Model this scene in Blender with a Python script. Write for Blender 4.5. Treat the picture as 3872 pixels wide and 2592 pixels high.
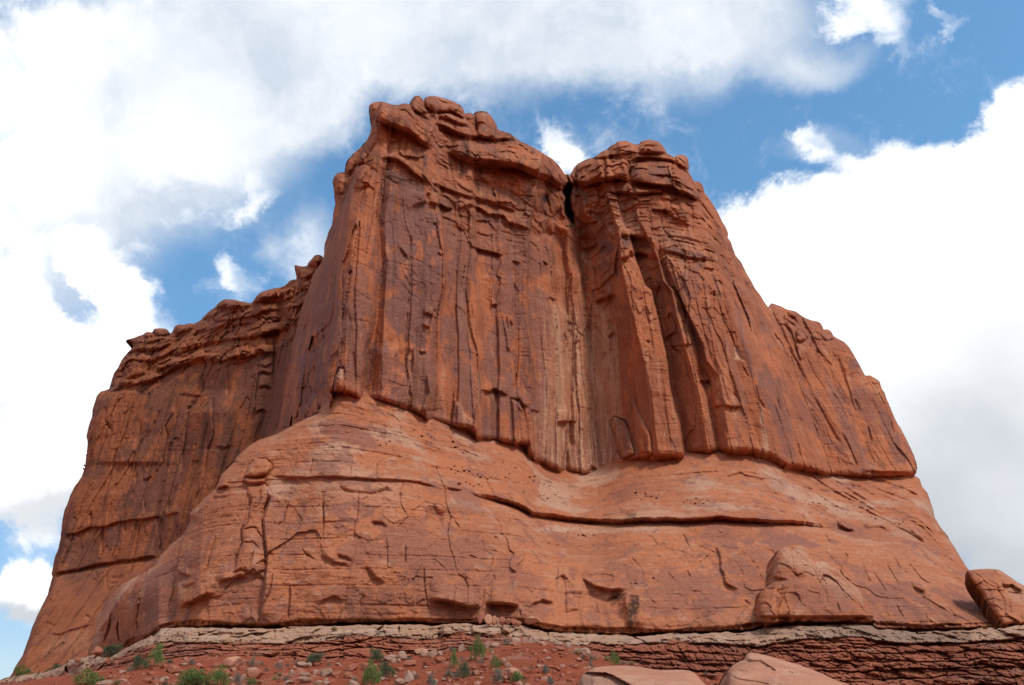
import bpy, math, random
import numpy as np
from mathutils import Vector

for o in list(bpy.data.objects):
    bpy.data.objects.remove(o)
C = bpy.context.scene.collection
scn = bpy.context.scene

# ------------------------------------------------------------------ camera
PITCH = math.radians(28.0)
CAMZ = 1.7
FS = 18.0/23.6*3872.0            # focal length in photo pixels
cam = bpy.data.cameras.new('camera'); cam.lens = 18; cam.sensor_width = 23.6
cam.sensor_fit = 'HORIZONTAL'; cam.clip_end = 6000; cam.clip_start = 0.1
co = bpy.data.objects.new('camera', cam); C.objects.link(co)
co.location = (0, 0, CAMZ); co.rotation_euler = (math.radians(90)+PITCH, 0, 0)
scn.camera = co

# ------------------------------------------------------------------ light
SUN_EL, SUN_AZ = 50.0, 38.0      # azimuth: degrees right of straight behind the camera
sx = math.cos(math.radians(SUN_EL))*math.sin(math.radians(SUN_AZ))
sy = -math.cos(math.radians(SUN_EL))*math.cos(math.radians(SUN_AZ))
sz = math.sin(math.radians(SUN_EL))
sl = bpy.data.lights.new('sun', 'SUN'); sl.energy = 2.3; sl.angle = math.radians(9)
sl.color = (1.0, 0.96, 0.9)
so = bpy.data.objects.new('sun', sl); C.objects.link(so)
so.rotation_euler = Vector((sx, sy, sz)).to_track_quat('Z', 'Y').to_euler()
so.location = (60, -60, 200)

scn.view_settings.view_transform = 'Standard'
scn.view_settings.look = 'None'
scn.view_settings.exposure = 0.0
scn.view_settings.gamma = 1.0
scn.view_settings.use_curve_mapping = False

# ------------------------------------------------------------------ photo coordinates
K = 3872.0/2342.0
def ZT(ox, oy, s):
    def f(*p): return [(ox+x*s, oy+y*s) for x, y in p]
    return f
V = ZT(0, 0, K)
Z1 = ZT(1100, 300, 1200/2343.); Z2 = ZT(1900, 400, 1200/2343.)
Z3 = ZT(1100, 1000, 1200/2343.); Z4 = ZT(1900, 1100, 1200/2343.)
Z5 = ZT(0, 900, 1300/2265.); Z6 = ZT(0, 1700, 1300/2285.)
Z7 = ZT(1200, 1750, 1300/2343.); Z8 = ZT(2572, 1700, 1300/2285.)
Z9 = ZT(2700, 1000, 900/1568.)
B1 = ZT(0, 2300, 800/2343.); B2 = ZT(600, 2300, 800/2343.); B3 = ZT(1300, 2300, 800/2343.)
B4 = ZT(2000, 2300, 800/2343.); B5 = ZT(2700, 2300, 1172/2343.)
cP, sP = math.cos(PITCH), math.sin(PITCH)
def ray(px, py):
    a = (px-1936.0)/FS; b = (1296.0-py)/FS
    dy = cP-b*sP
    return a/dy, (sP+b*cP)/dy
def at(px, py, Y):
    rx, rz = ray(px, py); return Vector((rx*Y, Y, CAMZ+rz*Y))

# ------------------------------------------------------------------ world: sky + clouds
def build_world():
    w = bpy.data.worlds.new('World'); scn.world = w; w.use_nodes = True
    nt = w.node_tree; nt.nodes.clear(); N = nt.nodes; L = nt.links
    def nd(t, **k):
        n = N.new(t)
        for a, b in k.items(): setattr(n, a, b)
        return n
    def inp(n, i, v):
        if hasattr(v, 'is_linked'): L.new(v, n.inputs[i])
        else: n.inputs[i].default_value = v
    def math_(op, a, b=0.0, c=0.0, clamp=False):
        n = nd('ShaderNodeMath', operation=op, use_clamp=clamp)
        inp(n, 0, a); inp(n, 1, b)
        if op in ('MULTIPLY_ADD',): inp(n, 2, c)
        return n.outputs[0]
    def vm(op, a, b=(0, 0, 0), s=None):
        n = nd('ShaderNodeVectorMath', operation=op); inp(n, 0, a)
        if op not in ('LENGTH', 'NORMALIZE', 'SCALE'): inp(n, 1, b)
        if s is not None: inp(n, 3, s)
        return n
    def mr(v, a, b, c, d, t='SMOOTHSTEP'):
        n = nd('ShaderNodeMapRange', interpolation_type=t); inp(n, 0, v)
        n.inputs[1].default_value = a; n.inputs[2].default_value = b
        inp(n, 3, c); inp(n, 4, d); return n.outputs[0]
    def noise(v, s, d, r=0.55, dist=0.0):
        n = nd('ShaderNodeTexNoise'); inp(n, 'Vector', v); n.inputs['Scale'].default_value = s
        n.inputs['Detail'].default_value = d; n.inputs['Roughness'].default_value = r
        n.inputs['Distortion'].default_value = dist; return n
    def mixc(f, a, b):
        n = nd('ShaderNodeMix', data_type='RGBA'); inp(n, 0, f); inp(n, 6, a); inp(n, 7, b)
        return n.outputs[2]
    tc = nd('ShaderNodeTexCoord'); D = tc.outputs['Generated']
    # gnomonic chart of the sky around the direction of the butte
    du = vm('DOT_PRODUCT', D, (0, -sP, cP)).outputs['Value']
    df = vm('DOT_PRODUCT', D, (0, cP, sP)).outputs['Value']
    dr = vm('DOT_PRODUCT', D, (1, 0, 0)).outputs['Value']
    dfc = math_('MAXIMUM', df, 0.08)
    cx = nd('ShaderNodeCombineXYZ'); inp(cx, 0, math_('DIVIDE', dr, dfc)); inp(cx, 1, math_('DIVIDE', du, dfc))
    P = cx.outputs[0]
    n1 = noise(D, 5.0, 7, 0.6); n2 = noise(D, 11.0, 10, 0.66, .35)
    w1 = vm('SCALE', vm('SUBTRACT', n1.outputs['Color'], (.5, .5, .5)).outputs[0], s=0.17).outputs[0]
    w2 = vm('SCALE', vm('SUBTRACT', n2.outputs['Color'], (.5, .5, .5)).outputs[0], s=0.11).outputs[0]
    PW = vm('ADD', vm('ADD', P, w1).outputs[0], w2).outputs[0]
    PS = vm('ADD', P, w1).outputs[0]
    def blobs(lst, coord):
        acc = None
        for (x, y, rx_, ry_, rot, wt) in lst:
            a = (x*K-1936)/FS; b = (1296-y*K)/FS
            m = nd('ShaderNodeMapping', vector_type='TEXTURE'); L.new(coord, m.inputs[0])
            m.inputs[1].default_value = (a, b, 0); m.inputs[2].default_value = (0, 0, math.radians(rot))
            m.inputs[3].default_value = (rx_*K/FS, ry_*K/FS, 1)
            r = vm('LENGTH', m.outputs[0]).outputs['Value']
            v = mr(r, 0.35, 1.25, wt, 0.0)
            acc = v if acc is None else math_('ADD', acc, v)
        return acc
    # x, y, radius x, radius y (2342-px photo units), rotation, weight
    bright = [(10, 200, 260, 300, 0, .8), (230, 70, 250, 130, 0, .36), (400, 330, 130, 130, -30, .30), (60, 430, 190, 120, 0, .7),
        (500, 485, 110, 34, 15, .36), (575, 430, 40, 70, 0, .36), (500, 370, 80, 80, 20, .26), (320, 575, 36, 28, 0, .40), (245, 545, 60, 32, 0, .40),
        (690, 580, 60, 70, 0, .3), (565, 620, 62, 26, -35, .42),
        (20, 700, 130, 190, 0, 1.1), (270, 660, 190, 75, -32, 1.15), (170, 850, 230, 150, 0, 1.3), (60, 1060, 220, 150, 0, 1.0),
        (40, 1180, 110, 60, -15, .6), (40, 1350, 120, 75, 0, 1.3),
        (180, 690, 30, 120, 35, -.42), (255, 690, 22, 60, 60, -.25), (330, 750, 30, 14, 0, -.2), (10, 610, 40, 26, 0, -.5),
        (1245, 325, 50, 75, 25, .62), (1290, 375, 34, 50, 30, .5),
        (1822, 315, 62, 46, 0, .6), (1890, 370, 110, 40, -10, .5),
        (2300, 330, 170, 110, 30, 1.4), (2100, 440, 230, 120, 0, 1.2), (1800, 520, 250, 110, 0, 1.3), (2000, 700, 420, 230, 0, 1.6),
        (2250, 1050, 340, 330, 0, 1.6), (2342, 600, 200, 300, 0, 1.0), (1990, 0, 130, 50, 0, .7), (2060, 60, 70, 50, 20, .5), (2190, 30, 46, 28, 0, .45),
        (1700, 780, 300, 200, 0, 1.0), (620, 900, 200, 150, 0, .5)]
    veil = [(350, 250, 420, 330, 0, 1.2), (800, 60, 420, 190, 0, 1.2), (1300, 50, 480, 190, 0, 1.1), (1700, 40, 260, 130, 0, .7), (640, 250, 200, 110, 0, .5),
        (1050, 250, 220, 60, 0, .25), (1900, 130, 170, 60, 20, .35), (1850, 330, 200, 80, 0, .45), (700, 560, 100, 110, 0, .55), (1400, 340, 180, 60, 0, .4),
        (100, 600, 300, 200, 0, .7), (100, 1000, 300, 250, 0, .8), (60, 1260, 120, 60, 0, .25), (30, 1500, 80, 60, 0, .25),
        (1650, 200, 400, 60, 15, .25)]
    db = blobs(bright, PW); dv = blobs(veil, PS)
    back = mr(df, 0.25, 0.6, 1.0, 0.0)
    nb = noise(D, 2.3, 8, 0.6, .3).outputs['Fac']
    nbk = math_('MULTIPLY', mr(nb, .38, .6, 0.0, 1.0), back)
    nf = n2.outputs['Fac']
    db = math_('ADD', db, math_('MULTIPLY', math_('SUBTRACT', nf, .5), 2.1))
    db = math_('ADD', db, nbk)
    dv = math_('ADD', dv, math_('MULTIPLY', math_('SUBTRACT', n1.outputs['Fac'], .5), 1.1))
    ab = mr(db, 0.02, 1.0, 0.0, 1.0); av = mr(dv, 0.10, 1.05, 0.0, 0.95)
    sky = nd('ShaderNodeTexSky', sky_type='NISHITA'); sky.sun_disc = False
    sky.sun_elevation = math.radians(SUN_EL); sky.sun_rotation = math.atan2(sx, sy)
    sky.altitude = 300; sky.air_density = 1.0; sky.dust_density = 0.8; sky.ozone_density = 1.5
    tint = nd('ShaderNodeMix', data_type='RGBA', blend_type='MULTIPLY'); tint.inputs[0].default_value = 1.0
    L.new(sky.outputs[0], tint.inputs[6]); 
    sepz = nd('ShaderNodeSeparateXYZ'); L.new(D, sepz.inputs[0])
    L.new(mixc(mr(sepz.outputs[2], .02, .62, 0, 1), (1.1, 1.12, 1.2, 1), (1.60, 2.30, 2.38, 1)), tint.inputs[7])
    bg = nd('ShaderNodeBackground'); L.new(tint.outputs[2], bg.inputs[0]); bg.inputs[1].default_value = SKY_STRENGTH
    # cloud brightness: blown white at left and low right, grey undersides
    sh = noise(D, 3.2, 6, 0.5).outputs['Fac']
    greyb = blobs([(2250, 1150, 430, 420, 0, .75), (2300, 640, 240, 220, 0, .22), (100, 1180, 260, 60, 0, .5), (50, 1400, 160, 34, 0, .7), (80, 960, 300, 80, 0, .25), (520, 200, 200, 160, -20, .28), (200, 420, 160, 90, 0, .2), (1000, 130, 400, 60, 0, .2)], PS)
    g = math_('MULTIPLY', mr(sh, .3, .75, .6, 1.3, 'LINEAR'), greyb)
    cc = mixc(mr(g, 0.0, 0.9, 0.0, 1.0, 'LINEAR'), (1.25, 1.26, 1.28, 1), (.48, .52, .58, 1))
    cc = mixc(math_('MULTIPLY', back, .8), cc, (.55, .58, .64, 1))
    vsh = mr(noise(PS, 6.0, 6, .55).outputs['Fac'], .3, .7, 0.0, 1.0)
    vc = mixc(vsh, (.66, .74, .86, 1), (1.0, 1.03, 1.07, 1))
    bgv = nd('ShaderNodeBackground'); L.new(vc, bgv.inputs[0])
    bgc = nd('ShaderNodeBackground'); L.new(cc, bgc.inputs[0])
    m1 = nd('ShaderNodeMixShader'); L.new(av, m1.inputs[0]); L.new(bg.outputs[0], m1.inputs[1]); L.new(bgv.outputs[0], m1.inputs[2])
    m2 = nd('ShaderNodeMixShader'); L.new(ab, m2.inputs[0]); L.new(m1.outputs[0], m2.inputs[1]); L.new(bgc.outputs[0], m2.inputs[2])
    out = nd('ShaderNodeOutputWorld'); L.new(m2.outputs[0], out.inputs[0])
SKY_STRENGTH = 0.10
build_world()

# ------------------------------------------------------------------ numpy noise
def hsh(ix, iy, iz, seed):
    h = (ix.astype(np.uint32)*np.uint32(374761393)) ^ (iy.astype(np.uint32)*np.uint32(668265263)) ^ (iz.astype(np.uint32)*np.uint32(2147483647)) ^ np.uint32((seed*974634777) & 0xffffffff)
    h = (h ^ (h >> np.uint32(13)))*np.uint32(1274126177)
    h ^= h >> np.uint32(16); h *= np.uint32(2246822519); h ^= h >> np.uint32(13)
    return h.astype(np.float32)/np.float32(4294967295.0)
def vn(x, y, z, seed=0):
    x = np.asarray(x, np.float32); y = np.asarray(y, np.float32)+0*x; z = np.asarray(z, np.float32)+0*x
    fx = np.floor(x); fy = np.floor(y); fz = np.floor(z)
    ix = fx.astype(np.int64); iy = fy.astype(np.int64); iz = fz.astype(np.int64)
    u = x-fx; v = y-fy; w = z-fz
    u = u*u*(3-2*u); v = v*v*(3-2*v); w = w*w*(3-2*w)
    def c(a, b, d): return hsh(ix+a, iy+b, iz+d, seed)
    x00 = c(0,0,0)*(1-u)+c(1,0,0)*u; x10 = c(0,1,0)*(1-u)+c(1,1,0)*u
    x01 = c(0,0,1)*(1-u)+c(1,0,1)*u; x11 = c(0,1,1)*(1-u)+c(1,1,1)*u
    return ((x00*(1-v)+x10*v)*(1-w)+(x01*(1-v)+x11*v)*w)*2-1
def fbm(x, y, z, o=4, seed=0, g=0.5):
    s = 0; a = 1; t = 0; f = 1.0
    for i in range(o):
        s = s+a*vn(x*f+17.3*i, y*f+5.1*i, z*f+9.7*i, seed+i); t += a; a *= g; f *= 2.03
    return s/t
def ss(x, a, b):
    t = np.clip((x-a)/(b-a), 0, 1); return t*t*(3-2*t)
def terr(n, k, sharp=0.12):
    """terraced noise: flat plates with crisp risers"""
    q = n*k; f = np.floor(q); r = q-f
    return (f+ss(r, .5-sharp, .5+sharp))/k

def worley(x, z, seed=0, jit=.85):
    """cellular noise: distance to the joint between cells, random value per cell"""
    ix = np.floor(x).astype(np.int64); iz = np.floor(z).astype(np.int64); o0 = 0*ix
    d1 = np.full(x.shape, 9., np.float32); d2 = d1.copy(); cid = np.zeros(x.shape, np.float32)
    for a in (-1, 0, 1):
        for b in (-1, 0, 1):
            cx = ix+a; cz = iz+b
            px = cx+.5+(hsh(cx, cz, o0, seed)-.5)*jit; pz = cz+.5+(hsh(cx, cz, o0, seed+1)-.5)*jit
            d = np.maximum(np.abs(px-x), np.abs(pz-z))*.65+np.hypot(px-x, pz-z)*.35
            m = d < d1; d2 = np.where(m, d1, np.minimum(d2, d)); cid = np.where(m, hsh(cx, cz, o0, seed+2), cid); d1 = np.where(m, d, d1)
    return d2-d1, cid

def facet(x, z, seed=0, tilt=1.0, jit=.9):
    """broken-rock facets: each cell is its own tilted plane, with a crisp riser to the next"""
    x = x+.16*fbm(x*.9, 0*x, z*.9, 3, seed+5); z = z+.16*fbm(x*.9+9, 0*x, z*.9, 3, seed+6)
    ix = np.floor(x).astype(np.int64); iz = np.floor(z).astype(np.int64); o0 = 0*ix
    d1 = np.full(x.shape, 9., np.float32); out = np.zeros(x.shape, np.float32)
    for a in (-1, 0, 1):
        for b in (-1, 0, 1):
            cx = ix+a; cz = iz+b
            px = cx+.5+(hsh(cx, cz, o0, seed)-.5)*jit; pz = cz+.5+(hsh(cx, cz, o0, seed+1)-.5)*jit
            d = np.abs(px-x)*.8+np.abs(pz-z)*.5+.3*np.hypot(px-x, pz-z); m = d < d1
            v = (hsh(cx, cz, o0, seed+2)-.5)+tilt*((hsh(cx, cz, o0, seed+3)-.5)*(x-px)+(hsh(cx, cz, o0, seed+4)-.5)*(z-pz))
            out = np.where(m, v, out); d1 = np.where(m, d, d1)
    return out

# ------------------------------------------------------------------ polyline helpers
def resample(pts, d, closed=False, rough=0.0, seed=3):
    p = np.array(pts, float)
    if closed: p = np.vstack([p, p[:1]])
    seg = np.hypot(*np.diff(p, axis=0).T); s = np.concatenate([[0], np.cumsum(seg)])
    n = max(2, int(s[-1]/d)+1); t = np.linspace(0, s[-1], n)
    q = np.stack([np.interp(t, s, p[:, 0]), np.interp(t, s, p[:, 1])], 1)
    if rough:
        tg = np.gradient(q, axis=0); tg /= np.hypot(tg[:, 0], tg[:, 1])[:, None]+1e-9
        nn = fbm(t/60, 0*t, 0*t+seed*3.7, 5, seed, .6)
        q = q+np.stack([-tg[:, 1], tg[:, 0]], 1)*(nn*rough*2)[:, None]
    if closed: q = q[:-1]
    return q

STEP = 2.7
class Layer:
    def __init__(s, outline, rough=3.0, seed=1, step=None):
        s.st = step or STEP
        s.out = resample(outline, 7, True, rough, seed)
        x0, y0 = s.out.min(0)-3*s.st; x1, y1 = s.out.max(0)+3*s.st
        xs = np.arange(x0, x1, s.st); ys = np.arange(y0, y1, s.st)
        s.xs, s.ys = xs, ys
        s.px, s.py = np.meshgrid(xs, ys); s.px = s.px.astype(np.float32); s.py = s.py.astype(np.float32)
        s.rx, s.rz = ray(s.px, s.py)
        n = fbm(s.px/70, s.py/70, 0*s.px+seed, 4, seed+40, .6); m = fbm(s.px/70, s.py/70, 0*s.px+seed+9, 4, seed+50, .6)
        s.wx = s.px+n*6; s.wy = s.py+m*6        # jittered chart: keeps traced lines from looking ruled
        s.Y = np.full(s.px.shape, 100., np.float32)
        s.r = np.zeros_like(s.Y); s.g = np.zeros_like(s.Y); s.b = np.zeros_like(s.Y)
        s.seed = seed
    def inside(s, poly, x=None, y=None, rows=True):
        poly = np.asarray(poly, float); a = poly; b = np.roll(poly, -1, 0)
        if x is None:      # raster grid, scanline
            m = np.zeros(s.px.shape, bool)
            for j, yy in enumerate(s.ys):
                c = ((a[:, 1] <= yy) != (b[:, 1] <= yy))
                if not c.any(): continue
                xx = a[c, 0]+(yy-a[c, 1])/(b[c, 1]-a[c, 1])*(b[c, 0]-a[c, 0]); xx.sort()
                k = np.searchsorted(xx, s.xs); m[j] = (k % 2) == 1
            return m
        m = np.zeros(x.shape, bool)
        for (ax, ay), (bx, by) in zip(a, b):
            if ay == by: continue
            c = ((ay <= y) != (by <= y)); m ^= c & (x < ax+(y-ay)/(by-ay)*(bx-ax))
        return m
    def dist(s, poly, W, closed=False, warp=True):
        """distance (<=W), side (+1 left of the direction of travel as seen in the photo), arclength, total"""
        p = np.asarray(poly, float)
        if closed: p = np.vstack([p, p[:1]])
        d = np.full(s.px.shape, W, np.float32); sd = np.ones_like(d); t = np.zeros_like(d)
        X = s.wx if warp else s.px; Yy = s.wy if warp else s.py
        acc = 0.0
        for (ax, ay), (bx, by) in zip(p[:-1], p[1:]):
            L = math.hypot(bx-ax, by-ay)
            if L < 1e-6: continue
            i0 = int(np.searchsorted(s.xs, min(ax, bx)-W-16)); i1 = int(np.searchsorted(s.xs, max(ax, bx)+W+16))
            j0 = int(np.searchsorted(s.ys, min(ay, by)-W-16)); j1 = int(np.searchsorted(s.ys, max(ay, by)+W+16))
            if i1 > i0 and j1 > j0:
                x = X[j0:j1, i0:i1]; y = Yy[j0:j1, i0:i1]
                ux, uy = (bx-ax)/L, (by-ay)/L
                tt = np.clip((x-ax)*ux+(y-ay)*uy, 0, L)
                dd = np.hypot(x-ax-tt*ux, y-ay-tt*uy)
                cr = (y-ay)*ux-(x-ax)*uy
                m = dd < d[j0:j1, i0:i1]
                d[j0:j1, i0:i1][m] = dd[m]; sd[j0:j1, i0:i1][m] = np.where(cr[m] < 0, 1, -1); t[j0:j1, i0:i1][m] = (acc+tt)[m]
            acc += L
        return d, sd, t, acc
    def step(s, poly, al, wl, ar=0., wr=30., r=5., taper=50.):
        """depth change: al metres on the left of the line fading over wl px, ar on the right over wr"""
        W = max(wl, wr)*2.2
        d, sd, t, L = s.dist(poly, W)
        f = ss(np.minimum(t, L-t), 0, min(taper, L*.3))
        f = np.where(d >= W-.01, 0, f)
        l = al*ss(d, 0, r)*np.exp(-(d/wl)**2*1.2); q = ar*ss(d, 0, 2)*np.exp(-(d/wr)**2*1.2)
        s.Y += np.where(sd > 0, l, q)*f
    def groove(s, poly, depth=1.0, w=4.0, taper=40.):
        d, sd, t, L = s.dist(poly, w*3+4)
        f = ss(np.minimum(t, L-t), -2, min(taper, L*.3)); f = np.where(d >= w*3+3.9, 0, f)
        depth = depth*s.gk
        wn = w*(.55+.55*vn(t/45., 0*t, 0*t, s.seed+int(abs(poly[0][0])) % 97)+.25)
        s.Y += depth*np.exp(-(d/np.maximum(wn, 1.6))**2)*f
    def pillow(s, poly, A, r, crack=0.0):
        d, sd, t, L = s.dist(poly, r, True)
        m = s.inside(poly, s.wx, s.wy) if len(poly) < 80 else s.inside(poly)
        k = np.clip(1-d/r, 0, 1)
        s.Y -= np.where(m, A*np.sqrt(np.clip(1-k*k, 0, 1)), 0)
        if crack:
            s.Y += crack*np.exp(-(d/4.5)**2)
    def recess(s, poly, A, r):
        d, sd, t, L = s.dist(poly, r, True); m = s.inside(poly, s.wx, s.wy)
        s.Y += np.where(m, A*ss(d, 0, r), 0)
    drip = False; gk = 1.0
    def mask(s, ch, poly, v, soft=14., warp=22.):
        """paint a colour mask (varnish, pale, stain, painted shade) inside a traced polygon with ragged edges"""
        n = fbm(s.px/34, s.py/34, 0*s.px, 5, s.seed+70, .62)*warp; n2 = fbm(s.px/34, s.py/34, 0*s.px+5, 5, s.seed+75, .62)*warp
        if s.drip:
            n = n*.45; n2 = n2*.7+fbm(s.px/9, s.py/90, 0*s.px+5, 4, s.seed+78, .6)*warp*1.5
        ox, oy = s.wx, s.wy; s.wx = s.px+n; s.wy = s.py+n2
        d, sd, t, L = s.dist(poly, soft*2, True); m = s.inside(poly, s.wx, s.wy)
        s.wx, s.wy = ox, oy
        k = np.where(m, ss(d, 0, soft), 0)*abs(v)
        A = getattr(s, ch)
        if v > 0: A[:] = np.maximum(A, k)
        else: A *= 1-k
    def pos(s, Y=None):
        Y = s.Y if Y is None else Y
        return s.rx*Y, Y, CAMZ+s.rz*Y
    def roll(s, w, A, poly=None):
        d, sd, t, L = s.dist(s.out if poly is None else poly, w, poly is None, False)
        k = np.clip(1-d/w, 0, 1); s.Y += A*(1-np.sqrt(np.clip(1-k*k, 0, 1)))
    def build(s, name, mat, parent=None, thick=18.0, shrink=0.0):
        m = s.inside(s.out)
        cxs = (s.xs[:-1]+s.xs[1:])/2
        # cells by centre
        px, py = s.xs, s.ys
        class G: pass
        g = Layer.__new__(Layer); g.xs = cxs; g.ys = (s.ys[:-1]+s.ys[1:])/2
        g.px, g.py = np.meshgrid(g.xs, g.ys)
        cell = g.inside(s.out)
        ny, nx = s.px.shape
        j, i = np.nonzero(cell)
        a = j*nx+i; quads = np.stack([a, a+nx, a+nx+1, a+1], 1)     # seen from the camera side
        PX = s.px.ravel().astype(np.float64).copy(); PY = s.py.ravel().astype(np.float64).copy(); Y = s.Y.ravel().astype(np.float64)
        e = np.concatenate([quads[:, [0, 1]], quads[:, [1, 2]], quads[:, [2, 3]], quads[:, [3, 0]]])
        key = np.minimum(e[:, 0], e[:, 1])*(nx*ny)+np.maximum(e[:, 0], e[:, 1])
        uq, inv, cnt = np.unique(key, return_inverse=True, return_counts=True)
        be = e[cnt[inv] == 1]
        bv = np.unique(be)
        o = s.out; nxt = np.roll(o, -1, 0)
        for k0 in range(0, len(bv), 400):           # snap the rim onto the traced outline
            k = bv[k0:k0+400]; P = np.stack([PX[k], PY[k]], 1)[:, None]
            d = nxt-o; L2 = (d**2).sum(1)+1e-9
            t = np.clip(((P-o[None])*d[None]).sum(2)/L2, 0, 1); q = o[None]+t[..., None]*d[None]
            dd = ((P-q)**2).sum(2); b = dd.argmin(1); r = np.arange(len(k))
            qq = q[r, b]; ok = dd[r, b] < (2.0*s.st)**2
            PX[k[ok]] = qq[ok, 0]; PY[k[ok]] = qq[ok, 1]
        RX, RZ = ray(PX, PY)
        used = np.unique(quads); remap = np.full(nx*ny, -1, np.int64); remap[used] = np.arange(len(used))
        co_ = np.stack([RX*Y, Y, CAMZ+RZ*Y], 1)[used]
        f = remap[quads]; be = remap[be]; bv = remap[bv]
        n0 = len(co_)
        col = np.stack([s.r.ravel(), s.g.ravel(), s.b.ravel(), np.ones(nx*ny)], 1)[used]
        rings = [co_]; cols = [col]; prev = np.arange(n0); faces = [f]
        last = np.full(n0, -1); last[bv] = bv; base = n0
        for rr in (0.12, 0.5, 1.0):
            c2 = co_[bv].copy(); c2[:, 1] += thick*rr; c2[:, 2] -= shrink*rr*rr
            idx = np.full(n0, -1); idx[bv] = base+np.arange(len(bv)); base += len(bv)
            rings.append(c2); cols.append(col[bv])
            faces.append(np.stack([last[be[:, 0]], idx[be[:, 0]], idx[be[:, 1]], last[be[:, 1]]], 1))
            last = idx
        co_ = np.vstack(rings); f = np.vstack(faces); col = np.vstack(cols)
        return grid_obj(name, co_, f, mat, parent, {'stain': col})

def grid_obj(name, co_, f, mat, parent=None, attrs=None, smooth=True):
    me = bpy.data.meshes.new(name)
    nf, k = f.shape
    me.vertices.add(len(co_)); me.vertices.foreach_set('co', np.ascontiguousarray(co_, np.float32).ravel())
    me.loops.add(nf*k); me.loops.foreach_set('vertex_index', np.ascontiguousarray(f, np.int32).ravel())
    me.polygons.add(nf); me.polygons.foreach_set('loop_start', np.arange(0, nf*k, k, dtype=np.int32))
    me.polygons.foreach_set('loop_total', np.full(nf, k, np.int32))
    me.polygons.foreach_set('use_smooth', np.full(nf, smooth, bool))
    me.update(calc_edges=True); me.validate()
    for n, c in (attrs or {}).items():
        at_ = me.attributes.new(n, 'FLOAT_COLOR', 'POINT'); at_.data.foreach_set('color', np.ascontiguousarray(c, np.float32).ravel())
    me.materials.append(mat)
    o = bpy.data.objects.new(name, me); C.objects.link(o)
    if parent: o.parent = parent
    return o

def tag(o, label=None, cat=None, group=None, kind=None):
    if label: o['label'] = label
    if cat: o['category'] = cat
    if group: o['group'] = group
    if kind: o['kind'] = kind
    return o
def empty(name, loc=(0, 0, 0)):
    o = bpy.data.objects.new(name, None); C.objects.link(o); o.location = loc; return o

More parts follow.
